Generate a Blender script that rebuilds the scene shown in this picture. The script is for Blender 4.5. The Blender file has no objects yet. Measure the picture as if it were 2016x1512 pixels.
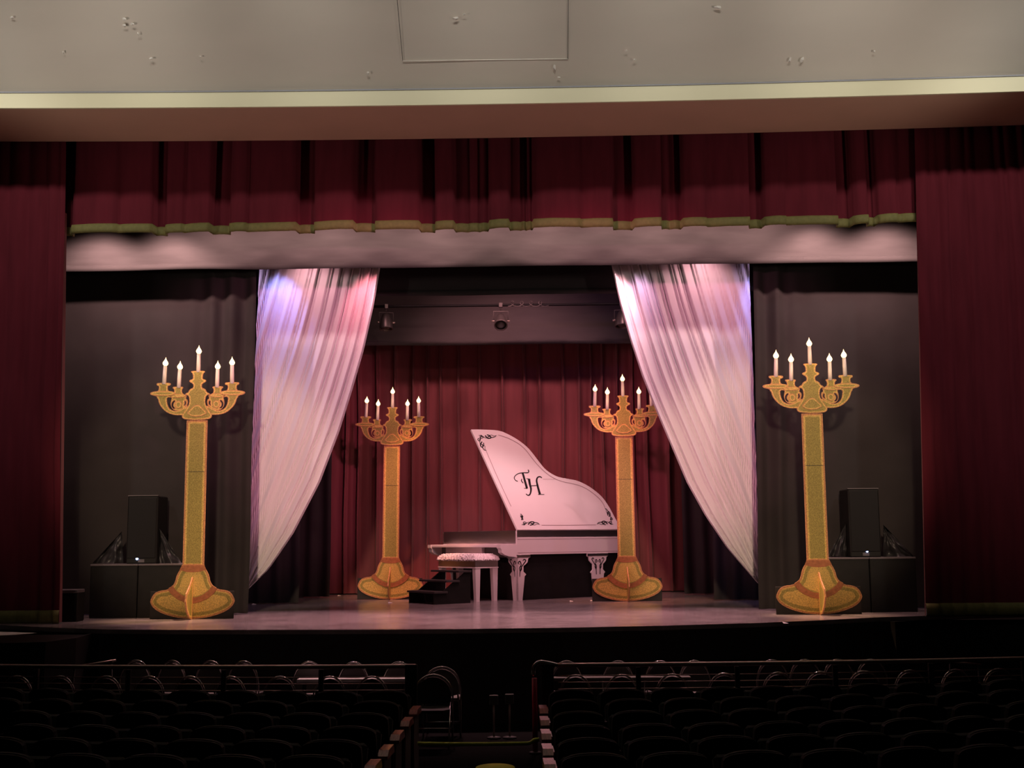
import bpy, math, random
from mathutils import Vector, Matrix, noise
from mathutils.geometry import delaunay_2d_cdt
S = bpy.context.scene
C = S.collection
random.seed(7)
# ---------------------------------------------------------------- camera
F = 2300.0
CX, CZ = 0.53, 1.20
PITCH, YAW, ROLL = math.atan(304 / F), math.atan(27 / F), math.radians(-0.5)
cam = bpy.data.cameras.new('camera')
cam.sensor_fit = 'HORIZONTAL'; cam.sensor_width = 36; cam.lens = F / 2016 * 36
cam.clip_end = 200
co = bpy.data.objects.new('camera', cam); C.objects.link(co)
RM = Matrix.Rotation(YAW, 3, 'Z') @ Matrix.Rotation(math.pi / 2 + PITCH, 3, 'X') @ Matrix.Rotation(ROLL, 3, 'Z')
co.matrix_world = Matrix.Translation((CX, 0, CZ)) @ RM.to_4x4()
S.camera = co
CO = Vector((CX, 0, CZ))
def ray(px, py): return RM @ Vector(((px - 1008) / F, -(py - 756) / F, -1))
def at(px, py, Y):                       # point of the photo at depth Y
    d = ray(px, py); return CO + d * (Y / d.y)
def atz(px, py, Z):                      # point of the photo at height Z
    d = ray(px, py); return CO + d * ((Z - CZ) / d.z)
def xof(px, Y, py=1000): return at(px, py, Y).x
def zof(py, Y, px=1008): return at(px, py, Y).z
# ---------------------------------------------------------------- world, exposure
w = bpy.data.worlds.new('world'); S.world = w; w.use_nodes = True
w.node_tree.nodes['Background'].inputs[0].default_value = (0.9, 0.8, 0.75, 1)
w.node_tree.nodes['Background'].inputs[1].default_value = 0.004
S.view_settings.view_transform = 'Standard'; S.view_settings.look = 'None'
S.view_settings.gamma = 1; S.view_settings.use_curve_mapping = False
S.view_settings.exposure = 0.0
# ---------------------------------------------------------------- lights
def spot(loc, to, power, col, size=60, blend=0.6, rad=0.08):
    l = bpy.data.lights.new('spot', 'SPOT'); l.energy = power; l.color = col
    l.spot_size = math.radians(size); l.spot_blend = blend; l.shadow_soft_size = rad
    o = bpy.data.objects.new('spot', l); C.objects.link(o); o.location = loc
    o.rotation_euler = (Vector(to) - Vector(loc)).to_track_quat('-Z', 'Y').to_euler(); return o
def area(loc, to, power, col, sx, sy):
    l = bpy.data.lights.new('area', 'AREA'); l.energy = power; l.color = col; l.shape = 'RECTANGLE'
    l.size = sx; l.size_y = sy
    o = bpy.data.objects.new('area', l); C.objects.link(o); o.location = loc
    o.rotation_euler = (Vector(to) - Vector(loc)).to_track_quat('-Z', 'Y').to_euler(); return o
PINK = (1.0, 0.48, 0.52); WARM = (1.0, 0.6, 0.52); LAV = (0.82, 0.58, 1.0); BLUE = (0.25, 0.3, 1.0); SALM = (1.0, 0.25, 0.3)
# first electric, between the valance and the first black border: scallops on the border, wash on the wings
for i in range(11):
    x = -4.5 + .9 * i
    spot((x, 18.13, 6.12), (x, 19.13, 6.55), 46 if i % 2 else 70, (1, .58, .54), 124, 0.35, 0.05)
for x in (-6.4, -5.3, 5.3, 6.4):
    spot((x, 18.13, 6.12), (x * 1.02, 19.4, 4.7), 200, (1, .58, .54), 128, 0.7, 0.04)
# second electric, behind the first border: colour washes on drapes, piano, back curtain
YE = 19.78
for x, tx, c, p in ((-4.8, -3.9, LAV, 90), (-3.4, -2.8, PINK, 80), (3.8, 3.1, PINK, 90), (5.2, 4.2, LAV, 90)):
    spot((x, YE, 6.5), (tx, 20.6, 1.8), p, c, 100, 0.9, 0.1)
spot((-3.75, YE, 6.2), (-3.8, 20.35, 5.2), 90, BLUE, 60, 0.9, 0.05)
spot((-2.2, YE, 6.2), (-2.25, 20.35, 5.2), 110, SALM, 60, 0.9, 0.05)
spot((4.65, YE, 6.2), (4.7, 20.35, 5.2), 90, BLUE, 50, 0.9, 0.05)
spot((2.6, YE, 6.2), (2.5, 20.35, 5.1), 60, (1, .6, .9), 50, 0.9, 0.05)
for x, tx in ((-2.0, -0.4), (0.2, 0.6), (2.2, 1.4)):
    spot((x, YE, 6.1), (tx, 22.8, 0.6), 300, PINK, 60, 0.7, 0.1)
for x in (-3.2, -1.0, 1.2, 3.4):
    spot((x, YE, 6.2), (x, 17.8, 0), 1500, (1, .5, .52), 54, 0.9, 0.15)  # extra lamps added only to brighten the stage floor
# third electric, behind the second border: back curtain
for x in (-2.6, -0.7, 1.1, 3.0):
    spot((x, 22.0, 7.3), (-x * 0.8 + .3, 26.2, 2.2), 250, (1, .5, .5), 80, 0.8, 0.08)
spot((-1.3, 21.5, 6.6), (-1.9, 25.2, 5.7), 30, WARM, 42, 0.5, 0.05)
spot((1.9, 21.5, 6.6), (1.6, 25.2, 5.7), 24, (0.3, 0.2, 1), 50, 0.7, 0.05)
spot((-1.4, 21.3, 6.0), (-1.75, 24.1, 1.3), 900, (1, .36, .16), 34, 0.7, 0.05)
spot((1.9, 21.3, 6.1), (2.5, 22.45, 1.2), 600, (1, .34, .16), 34, 0.7, 0.05)
# side beams from the wings of the first electric onto the two front candelabra
for sx in (-1, 1):
    spot((sx * 2.2, 18.1, 6.05), (sx * 4.72, 18.15, .7), 2600, (1, .6, .32), 18, 0.9, 0.1)
# front of house: narrow beams from the hall
for sx in (-1, 1):
    spot((sx * 3.0, 4.0, 6.2), (sx * 4.6, 18.4, 2.45), 4900, (1, .72, .48), 18, 0.45, 0.35)
spot((-.6, 4.0, 6.2), (0.7, 22.5, 2.4), 4000, (1, .38, .42), 13, 0.6, 0.3)
for sx in (-1, 1):
    spot((-sx * 4.5, 5.0, 5.8), (sx * 3.2, 20.3, 3.9), 4600, (1, .30, .47), 20, 0.6, 0.3)  # cross beams added to fill the drapes and shade their folds
# house lights: lamps on the hall ceiling aimed at the proscenium; the soffit shades the top of the valance
for x in (-5.6, -3.4, -1.1, 1.1, 3.4, 5.6):
    spot((x, 7.9, 10.7), (x * 1.05, 16.5, 8.1), 700, (1, .93, .86), 38, 1.0, 0.3)
for x in (-8.8, 8.8):
    spot((x, 7.9, 10.7), (x * 1.02, 16.5, 6.2), 1500, (1, .93, .86), 46, 0.8, 0.3)
# weak uplights added out of view to lift the brown soffit
for sx in (-1, 1):
    spot((sx * 9.2, 11.0, 4.6), (sx * 2.0, 16.2, 7.4), 480, (1, .85, .75), 75, 0.8, 0.3)
# ---------------------------------------------------------------- materials
def mat(name, col, rough=0.8, metal=0.0, spec=0.5, emis=None, estr=0, noise_amt=0, nscale=20, bump=0, bscale=60, stretch=(1, 1, 1), sheen=0, trans=0, coat=0):
    m = bpy.data.materials.new(name); m.use_nodes = True
    nt = m.node_tree; b = nt.nodes['Principled BSDF']; L = nt.links
    b.inputs['Base Color'].default_value = (*col, 1); b.inputs['Roughness'].default_value = rough
    b.inputs['Metallic'].default_value = metal; b.inputs['Specular IOR Level'].default_value = spec
    if coat: b.inputs['Coat Weight'].default_value = coat; b.inputs['Coat Roughness'].default_value = 0.15
    if sheen: b.inputs['Sheen Weight'].default_value = sheen; b.inputs['Sheen Roughness'].default_value = 0.4
    if emis: b.inputs['Emission Color'].default_value = (*emis, 1); b.inputs['Emission Strength'].default_value = estr
    if noise_amt or bump:
        tc = nt.nodes.new('ShaderNodeTexCoord'); mp = nt.nodes.new('ShaderNodeMapping'); mp.inputs['Scale'].default_value = stretch
        L.new(tc.outputs['Object'], mp.inputs['Vector'])
    if noise_amt:
        n = nt.nodes.new('ShaderNodeTexNoise'); n.inputs['Scale'].default_value = nscale; n.inputs['Detail'].default_value = 5
        L.new(mp.outputs[0], n.inputs['Vector'])
        r = nt.nodes.new('ShaderNodeValToRGB'); r.color_ramp.elements[0].position = 0.3; r.color_ramp.elements[1].position = 0.7
        r.color_ramp.elements[0].color = (*[c * (1 - noise_amt) for c in col], 1)
        r.color_ramp.elements[1].color = (*[min(1, c * (1 + noise_amt)) for c in col], 1)
        L.new(n.outputs['Fac'], r.inputs[0]); L.new(r.outputs[0], b.inputs['Base Color'])
    if bump:
        n2 = nt.nodes.new('ShaderNodeTexNoise'); n2.inputs['Scale'].default_value = bscale; n2.inputs['Detail'].default_value = 3
        L.new(mp.outputs[0], n2.inputs['Vector'])
        bp = nt.nodes.new('ShaderNodeBump'); bp.inputs['Strength'].default_value = bump; bp.inputs['Distance'].default_value = 0.02
        L.new(n2.outputs['Fac'], bp.inputs['Height']); L.new(bp.outputs[0], b.inputs['Normal'])
    if trans:
        t = nt.nodes.new('ShaderNodeBsdfTranslucent'); t.inputs[0].default_value = (*col, 1)
        mx = nt.nodes.new('ShaderNodeMixShader'); mx.inputs[0].default_value = trans
        L.new(b.outputs[0], mx.inputs[1]); L.new(t.outputs[0], mx.inputs[2]); L.new(mx.outputs[0], nt.nodes['Material Output'].inputs[0])
    return m
M = {}
M['plaster'] = mat('plaster', (.70, .65, .555), .75, noise_amt=.06, nscale=.7, bump=.25, bscale=2.2, stretch=(.35, 1, 1))
M['cream'] = mat('cream_paint', (.86, .83, .56), .55)
M['soffit'] = mat('soffit_brown', (.62, .39, .27), .8, noise_amt=.04, nscale=1)
M['peel'] = mat('peeled_white', (.85, .83, .75), .8)
M['bead'] = mat('grey_bead', (.34, .35, .38), .6)
M['pipe'] = mat('black_pipe', (.006, .005, .006), .6, spec=.15)
M['seam'] = mat('seam_dark', (.10, .09, .08), .9)
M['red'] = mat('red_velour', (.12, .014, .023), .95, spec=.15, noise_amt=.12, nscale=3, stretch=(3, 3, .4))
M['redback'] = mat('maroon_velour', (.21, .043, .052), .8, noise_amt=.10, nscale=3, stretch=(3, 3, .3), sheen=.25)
M['gold'] = mat('gold_hem', (.19, .17, .05), .75, noise_amt=.12, nscale=20)
M['black'] = mat('black_velour', (.031, .027, .027), .95, spec=.15, noise_amt=.12, nscale=1.6, bump=.1, bscale=3)
M['border'] = mat('black_border_cloth', (.060, .055, .055), .95, spec=.1, noise_amt=.12, nscale=4, stretch=(.4, 1, 2))
M['border3'] = mat('rear_border_cloth', (.07, .055, .058), .9, noise_amt=.08, nscale=4, stretch=(.4, 1, 2))
M['white'] = mat('white_sheer', (.80, .75, .79), .7, trans=.15)
M['floor'] = None
M['dark'] = mat('dark_paint', (.016, .014, .014), .7, noise_amt=.2, nscale=3)
M['matte'] = mat('black_box', (.011, .010, .010), .6, spec=.25, noise_amt=.2, nscale=6)
M['grille'] = mat('speaker_grille', (.009, .008, .009), .6, spec=.2, bump=.2, bscale=300)
M['edgegrey'] = mat('grey_edge', (.12, .10, .11), .6)  # paler grey for top boards, edges, badges and end panels
M['plastic'] = mat('shiny_black_cloth', (.03, .028, .032), .42, bump=.3, bscale=8)
M['tread'] = mat('step_tread_lit', (.05, .042, .043), .5)  # paler than the stringers: light on the tread edges put into the colour
M['led'] = mat('blue_led', (.2, .3, 1), .4, emis=(.35, .5, 1), estr=14)
M['seatfab'] = mat('seat_fabric', (.012, .015, .014), .9, noise_amt=.15, nscale=30, sheen=.05)
M['seatpan'] = mat('seat_shell', (.008, .008, .008), .7, spec=.2)
M['wood'] = mat('varnished_wood', (.52, .15, .13), .34, noise_amt=.35, nscale=12, stretch=(8, 1, 1), coat=.5)
M['steel'] = mat('satin_steel', (.55, .44, .40), .36, metal=.9)
M['chrome'] = mat('chrome', (.75, .72, .7), .15, metal=1)
M['chairpad'] = mat('chair_vinyl', (.05, .045, .045), .45)
M['chairgrey'] = mat('chair_grey', (.16, .155, .14), .5)
M['paper'] = mat('white_paper', (.85, .84, .82), .7)
M['pwhite'] = mat('piano_white', (.82, .74, .76), .4, coat=.25, noise_amt=.02, nscale=1.5)
M['mirror'] = mat('mirror_film', (.85, .8, .82), .32, metal=1, bump=.35, bscale=9)
M['ink'] = mat('black_ink', (.006, .005, .006), .5)
M['line'] = mat('grey_line', (.36, .25, .27), .5)
M['fur'] = mat('white_fur', (.9, .84, .86), .95)
M['candle'] = mat('candle_white', (.85, .74, .7), .6)
M['flame'] = mat('flame_bulb', (1, .8, .5), .4, emis=(1, .68, .3), estr=3.6)
M['lime'] = mat('lime_strip', (.85, .9, .10), .4)
M['redpole'] = mat('red_pole', (.75, .03, .09), .35)
M['blue'] = mat('blue_carpet', (.06, .12, .17), .9)
M['carpet'] = mat('dark_carpet', (.004, .004, .004), .95, spec=.03, noise_amt=.2, nscale=10)
M['lamp'] = mat('lamp_can', (.12, .10, .10), .4, metal=.6)
M['lens'] = mat('lamp_lens', (.06, .06, .06), .12)
# stage floor: black painted boards, scuffed and glossy
def floor_mat():
    m = bpy.data.materials.new('stage_floor'); m.use_nodes = True; nt = m.node_tree; b = nt.nodes['Principled BSDF']; L = nt.links
    tc = nt.nodes.new('ShaderNodeTexCoord')
    n = nt.nodes.new('ShaderNodeTexNoise'); n.inputs['Scale'].default_value = 1.3; n.inputs['Detail'].default_value = 9; n.inputs['Roughness'].default_value = .7
    L.new(tc.outputs['Object'], n.inputs['Vector'])
    r = nt.nodes.new('ShaderNodeValToRGB'); r.color_ramp.elements[0].position = .35; r.color_ramp.elements[1].position = .75
    r.color_ramp.elements[0].color = (.17, .145, .15, 1); r.color_ramp.elements[1].color = (.36, .31, .32, 1)
    L.new(n.outputs['Fac'], r.inputs[0]); L.new(r.outputs[0], b.inputs['Base Color']); b.inputs['Specular IOR Level'].default_value = .9
    n2 = nt.nodes.new('ShaderNodeTexNoise'); n2.inputs['Scale'].default_value = 5; n2.inputs['Detail'].default_value = 8
    L.new(tc.outputs['Object'], n2.inputs['Vector'])
    mr = nt.nodes.new('ShaderNodeMapRange'); mr.inputs['To Min'].default_value = .12; mr.inputs['To Max'].default_value = .30
    L.new(n2.outputs['Fac'], mr.inputs['Value']); L.new(mr.outputs[0], b.inputs['Roughness'])
    bp = nt.nodes.new('ShaderNodeBump'); bp.inputs['Strength'].default_value = .02; bp.inputs['Distance'].default_value = .003
    L.new(n2.outputs['Fac'], bp.inputs['Height']); L.new(bp.outputs[0], b.inputs['Normal'])
    return m
M['floor'] = floor_mat()
# painted plywood: paint colours follow each cutout's edge (brown rim, gold line, olive glitter field)
def ply_mat(name='painted_plywood', rim=.024, line=.052, foot=False):
    m = bpy.data.materials.new(name); m.use_nodes = True; nt = m.node_tree; b = nt.nodes['Principled BSDF']; L = nt.links
    a = nt.nodes.new('ShaderNodeAttribute'); a.attribute_name = 'rim'
    tc = nt.nodes.new('ShaderNodeTexCoord'); n = nt.nodes.new('ShaderNodeTexNoise'); n.inputs['Scale'].default_value = 14; n.inputs['Detail'].default_value = 4
    L.new(tc.outputs['Object'], n.inputs['Vector'])
    s = nt.nodes.new('ShaderNodeMath'); s.operation = 'MULTIPLY_ADD'; s.inputs[1].default_value = .022; s.inputs[2].default_value = -.011
    L.new(n.outputs['Fac'], s.inputs[0])
    ad = nt.nodes.new('ShaderNodeMath'); ad.operation = 'ADD'; L.new(a.outputs['Fac'], ad.inputs[0]); L.new(s.outputs[0], ad.inputs[1])
    mr = nt.nodes.new('ShaderNodeMapRange'); mr.inputs['From Max'].default_value = .1; L.new(ad.outputs[0], mr.inputs['Value'])
    r = nt.nodes.new('ShaderNodeValToRGB'); e = r.color_ramp.elements
    e[0].position = 0; e[0].color = (.50, .24, .11, 1); e[1].position = 1; e[1].color = (.58, .38, .10, 1) if foot else (.30, .23, .055, 1)
    for p, c in ((rim * 10 - .03, (.46, .18, .07, 1)), (rim * 10 + .03, (.60, .39, .11, 1)), (line * 10 - .03, (.58, .38, .10, 1)), (line * 10 + .04, (.30, .23, .055, 1))) + (((.88, (.30, .23, .055, 1)),) if foot else ()):
        q = e.new(p); q.color = c
    L.new(mr.outputs[0], r.inputs[0])
    v = nt.nodes.new('ShaderNodeTexNoise'); v.inputs['Scale'].default_value = 75; v.inputs['Detail'].default_value = 2; L.new(tc.outputs['Object'], v.inputs['Vector'])
    gr = nt.nodes.new('ShaderNodeMapRange'); gr.inputs['From Min'].default_value = .35; gr.inputs['From Max'].default_value = .68; gr.inputs['To Min'].default_value = .78; gr.inputs['To Max'].default_value = 1.45
    L.new(v.outputs['Fac'], gr.inputs['Value'])
    mu = nt.nodes.new('ShaderNodeVectorMath'); mu.operation = 'SCALE'; L.new(r.outputs[0], mu.inputs[0]); L.new(gr.outputs[0], mu.inputs['Scale'])
    L.new(mu.outputs[0], b.inputs['Base Color']); b.inputs['Roughness'].default_value = .55; b.inputs['Metallic'].default_value = .15
    return m
M['ply'] = ply_mat(); M['plyhead'] = ply_mat('painted_plywood_head', .009, .024); M['plyfoot'] = ply_mat('painted_plywood_foot', .026, .045, True)
M['brown'] = mat('brown_paint', (.36, .12, .045), .6, noise_amt=.25, nscale=25)
# ---------------------------------------------------------------- mesh helpers
class MB:
    def __init__(s): s.v = []; s.f = []; s.sm = []
    def add(s, vs, fs, smooth=False, Mx=None):
        o = len(s.v); s.v += [tuple((Mx @ Vector(p)) if Mx else p) for p in vs]
        s.f += [tuple(i + o for i in f) for f in fs]; s.sm += [smooth] * len(fs); return s
    def box(s, x0, x1, y0, y1, z0, z1, Mx=None, bev=0):
        if bev:
            pts = []
            for x, sx in ((x0, 1), (x1, -1)):
                for y, sy in ((y0, 1), (y1, -1)):
                    for z, sz in ((z0, 1), (z1, -1)):
                        pts += [(x + sx * bev, y + sy * bev, z), (x + sx * bev, y, z + sz * bev), (x, y + sy * bev, z + sz * bev)]
            return s.hull(pts, Mx)
        v = [(x, y, z) for x in (x0, x1) for y in (y0, y1) for z in (z0, z1)]
        return s.add(v, [(0, 1, 3, 2), (4, 6, 7, 5), (0, 4, 5, 1), (2, 3, 7, 6), (0, 2, 6, 4), (1, 5, 7, 3)], False, Mx)
    def hull(s, pts, Mx=None):
        import bmesh
        b = bmesh.new()
        for p in pts: b.verts.new(p)
        bmesh.ops.convex_hull(b, input=b.verts[:]); b.verts.index_update()
        idx = {v: i for i, v in enumerate(b.verts)}
        s.add([v.co[:] for v in b.verts], [tuple(idx[v] for v in f.verts) for f in b.faces], False, Mx); b.free(); return s
    def tube(s, pts, r, n=10, closed=False, Mx=None):
        pts = [Vector(p) for p in pts]; rs = r if isinstance(r, (list, tuple)) else [r] * len(pts)
        vs = []; fs = []; k = len(pts)
        up = None
        for i, p in enumerate(pts):
            a = pts[(i - 1) % k] if (closed or i > 0) else p; b = pts[(i + 1) % k] if (closed or i < k - 1) else p
            t = (b - a).normalized()
            if up is None:
                up = Vector((0, 0, 1)) if abs(t.z) < .9 else Vector((1, 0, 0))
            sd = t.cross(up).normalized(); up2 = sd.cross(t).normalized(); up = up2
            for j in range(n):
                an = 2 * math.pi * j / n; vs.append(tuple(p + (sd * math.cos(an) + up2 * math.sin(an)) * rs[i]))
        for i in range(k if closed else k - 1):
            for j in range(n):
                a = i * n + j; b = i * n + (j + 1) % n; c = ((i + 1) % k) * n + (j + 1) % n; d = ((i + 1) % k) * n + j
                fs.append((a, b, c, d))
        if not closed: fs.append(tuple(range(n))[::-1]); fs.append(tuple((k - 1) * n + j for j in range(n)))
        return s.add(vs, fs, True, Mx)
    def lathe(s, prof, n=20, Mx=None):                # prof: (r, z)
        vs = []; fs = []
        for r, z in prof:
            for j in range(n):
                a = 2 * math.pi * j / n; vs.append((r * math.cos(a), r * math.sin(a), z))
        for i in range(len(prof) - 1):
            for j in range(n):
                fs.append((i * n + j, i * n + (j + 1) % n, (i + 1) * n + (j + 1) % n, (i + 1) * n + j))
        fs.append(tuple(range(n))[::-1]); fs.append(tuple((len(prof) - 1) * n + j for j in range(n)))
        return s.add(vs, fs, True, Mx)
    def prism(s, poly, y0, y1, Mx=None):              # polygon in x,z pushed from y0 to y1
        k = len(poly); vs = [(x, y0, z) for x, z in poly] + [(x, y1, z) for x, z in poly]
        fs = [tuple(range(k)), tuple(range(2 * k - 1, k - 1, -1))] + [(i, i + k, (i + 1) % k + k, (i + 1) % k) for i in range(k)]
        return s.add(vs, fs, False, Mx)
    def build(s, name, m, parent=None, loc=None, label=None):
        me = bpy.data.meshes.new(name); me.from_pydata(s.v, [], s.f); me.materials.append(m)
        me.polygons.foreach_set('use_smooth', s.sm); me.update()
        o = bpy.data.objects.new(name, me); C.objects.link(o)
        if parent: o.parent = parent
        if loc: o.location = loc
        if label: o['label'] = label
        return o
def tag(o, label, cat, group=None, kind=None):
    o['label'] = label; o['category'] = cat
    if group: o['group'] = group
    if kind: o['kind'] = kind
    return o
def struct(o, label=None):
    o['kind'] = 'structure'
    if label: o['label'] = label
    return o
def thing(name, loc, label, cat, group=None, rz=0, tilt=0):
    o = bpy.data.objects.new(name, None); C.objects.link(o); o.location = loc; o.rotation_euler = (0, tilt, rz)
    o.empty_display_size = .2
    return tag(o, label, cat, group)
def dup(root, loc=None, rz=None, label=None):
    r = root.copy(); C.objects.link(r)
    if loc is not None: r.location = loc
    if rz is not None: r.rotation_euler = (0, 0, rz)
    if label: r['label'] = label
    for ch in list(root.children):
        c = ch.copy(); C.objects.link(c); c.parent = r
        for g in list(ch.children):
            d = g.copy(); C.objects.link(d); d.parent = c
    return r
def inside(p, poly):
    x, y = p; r = False; k = len(poly)
    for i in range(k):
        x0, y0 = poly[i]; x1, y1 = poly[(i + 1) % k]
        if (y0 > y) != (y1 > y) and x < (x1 - x0) * (y - y0) / (y1 - y0) + x0: r = not r
    return r
def edist(p, polys):
    best = 1e9
    for poly in polys:
        for i in range(len(poly)):
            ax, ay = poly[i]; bx, by = poly[(i + 1) % len(poly)]
            dx, dy = bx - ax, by - ay; l = dx * dx + dy * dy
            t = 0 if l == 0 else max(0, min(1, ((p[0] - ax) * dx + (p[1] - ay) * dy) / l))
            best = min(best, (p[0] - ax - t * dx) ** 2 + (p[1] - ay - t * dy) ** 2)
    return math.sqrt(best)
def smooth_poly(pts, it=2):
    for _ in range(it):
        out = []
        for i in range(len(pts)):
            a = pts[i]; b = pts[(i + 1) % len(pts)]
            out.append((a[0] * .75 + b[0] * .25, a[1] * .75 + b[1] * .25)); out.append((a[0] * .25 + b[0] * .75, a[1] * .25 + b[1] * .75))
        pts = out
    return pts
def cutout(name, outline, y0, y1, m, parent, holes=(), grid=.02, to=None):
    """plywood cutout: outline in x,z, from y0 (face) to y1 (back), with a rim-distance attribute for the paint"""
    polys = [outline] + list(holes)
    pts = []; edges = []; faces = []
    for poly in polys:
        o = len(pts); pts += [Vector(p) for p in poly]; k = len(poly); edges += [(o + i, o + (i + 1) % k) for i in range(k)]
    xs = [p[0] for p in outline]; zs = [p[1] for p in outline]
    nb = len(pts); x = min(xs); row = 0
    while x < max(xs):
        z = min(zs) + (grid / 2 if row % 2 else 0)
        while z < max(zs):
            if inside((x, z), outline) and not any(inside((x, z), h) for h in holes) and edist((x, z), polys) > grid * .45: pts.append(Vector((x, z)))
            z += grid
        x += grid * .87; row += 1
    vv, ee, ff, ov, oe, of = delaunay_2d_cdt(pts, edges, [], 0, 1e-5)
    tri = []
    for f in ff:
        cx = sum(vv[i][0] for i in f) / len(f); cz = sum(vv[i][1] for i in f) / len(f)
        if inside((cx, cz), outline) and not any(inside((cx, cz), h) for h in holes): tri.append(tuple(f))
    n = len(vv); to = to or (lambda x, y, z: (x, y, z))
    vs = [to(v[0], y0, v[1]) for v in vv] + [to(v[0], y1, v[1]) for v in vv]
    cnt = {}
    for f in tri:
        for i in range(len(f)):
            e = (f[i], f[(i + 1) % len(f)]); cnt[e] = 1
    fs = [f for f in tri] + [tuple(i + n for i in f)[::-1] for f in tri]
    for (a, b) in list(cnt):
        if (b, a) not in cnt: fs.append((b, a, a + n, b + n))
    me = bpy.data.meshes.new(name); me.from_pydata(vs, [], fs); me.materials.append(m)
    at_ = me.attributes.new('rim', 'FLOAT', 'POINT')
    ds = [edist((v[0], v[1]), polys) for v in vv]
    at_.data.foreach_set('value', ds + ds); me.update()
    o = bpy.data.objects.new(name, me); C.objects.link(o); o.parent = parent
    return o
def interp(pts, t):
    if t <= pts[0][0]: return pts[0][1]
    for (a, va), (b, vb) in zip(pts, pts[1:]):
        if t <= b: return va + (vb - va) * (t - a) / (b - a)
    return pts[-1][1]
def curtain(xs_ys, z0, z1, nz, wob=0.0, seed=0, zfun=None):
    """sheet of cloth from a plan polyline; folds run down it and wander slightly"""
    mb = MB(); k = len(xs_ys); vs = []; fs = []
    for j in range(nz + 1):
        t = j / nz
        for i, (x, y) in enumerate(xs_ys):
            z = z0 + (z1 - z0) * t if not zfun else zfun(x, y, t)
            dx = wob * noise.noise(Vector((x * .8, seed, z * .35))); dy = wob * .8 * noise.noise(Vector((x * .9, seed + 9, z * .5)))
            vs.append((x + dx, y + dy, z))
    for j in range(nz):
        for i in range(k - 1):
            fs.append((j * k + i, j * k + i + 1, (j + 1) * k + i + 1, (j + 1) * k + i))
    return mb.add(vs, fs, True)
def folds(x0, x1, y, pitch, amp, seed, step=.02, sharp=1.0):
    """plan line of gathered cloth: rounded pleats of uneven width"""
    r = random.Random(seed); out = []; x = x0
    while x < x1 - 1e-6:
        wd = pitch * r.uniform(.55, 1.5); a = amp * r.uniform(.5, 1.2); e = min(x1, x + wd); n = max(5, int(wd / step))
        sk = r.uniform(.25, .75)
        for i in range(n):
            t = i / n; tt = .5 * t / sk if t < sk else .5 + .5 * (t - sk) / (1 - sk)
            out.append((x + (e - x) * t, y - a * (math.sin(math.pi * tt) ** sharp)))
        x = e
    out.append((x1, y)); return out
# ================================================================= SETTING
CURT = 17.7
YB = 17.38; ZS = zof(271, YB); YF = YB
while zof(206, YF) > ZS: YF -= .01
# stage floor with its curved front edge
edge = [atz(px, py, 0) for px, py in ((-60, 1228), (115, 1236), (200, 1239), (350, 1240), (500, 1240), (700, 1239.5), (900, 1238.5), (1100, 1236), (1300, 1232), (1500, 1226), (1640, 1220), (1715, 1216), (1860, 1211), (2090, 1205))]
exs = [(-12.0, edge[0].y)] + [(p.x, p.y) for p in edge] + [(12.0, edge[-1].y)]
k = len(exs)
st = MB()
st.add([(x, y, 0) for x, y in exs] + [(x, 27.2, 0) for x, y in exs], [(i, i + 1, i + 1 + k, i + k) for i in range(k - 1)])
st.add([(x, y, 0) for x, y in exs] + [(x, y - .001, -.03) for x, y in exs] + [(x, y - .002, -.06) for x, y in exs], [(i + k * j, i + k * j + k, i + k * j + k + 1, i + 1 + k * j) for j in range(2) for i in range(k - 1)])
struct(st.build('floor', M['floor']), 'scuffed glossy black stage floor')
fa = MB()
fa.add([(x, y, -.06) for x, y in exs] + [(x, y, -1.35) for x, y in exs] + [(x, y + .12, -.06) for x, y in exs] + [(x, y + .12, -1.35) for x, y in exs],
       [(i, i + k, i + k + 1, i + 1) for i in range(k - 1)] + [(i + 2 * k, i + 1 + 2 * k, i + k + 1 + 2 * k, i + k + 2 * k) for i in range(k - 1)])
for i in range(1, k - 1):
    x, y = exs[i]
    fa.box(x - .02, x + .02, y - .012, y + .02, -1.3, -.08)
struct(fa.build('wall_front', M['dark']), 'black front wall of the stage')
# side aprons, slightly lower than the stage
sl = MB()
pl = [atz(-80, 1268, -.06), atz(90, 1264, -.06), atz(150, 1256, -.06), atz(196, 1243, -.06)]
pts = [(p.x, p.y) for p in pl] + [(pl[-1].x, 16.3), (-12, 16.6), (-12, pl[0].y)]
def slab(mb, pts, z0, z1):
    n = len(pts); mb.add([(x, y, z1) for x, y in pts] + [(x, y, z0) for x, y in pts], [tuple(range(n)), tuple(range(2 * n - 1, n - 1, -1))] + [(i, i + n, (i + 1) % n + n, (i + 1) % n) for i in range(n)])
slab(sl, pts, -1.35, -.06)
struct(sl.build('trim_1', M['matte']), 'low black apron jutting out at the left of the stage')
sr = MB(); pr = [atz(1722, 1221, -.06), atz(1762, 1224, -.06), atz(1900, 1219, -.06), atz(2100, 1212, -.06)]
pts = [(pr[0].x, 17.6)] + [(p.x, p.y) for p in pr] + [(12, pr[-1].y), (12, 17.6)]
slab(sr, pts, -1.35, -.06)
struct(sr.build('trim_2', M['matte']), 'low black apron jutting out at the right of the stage')
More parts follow.
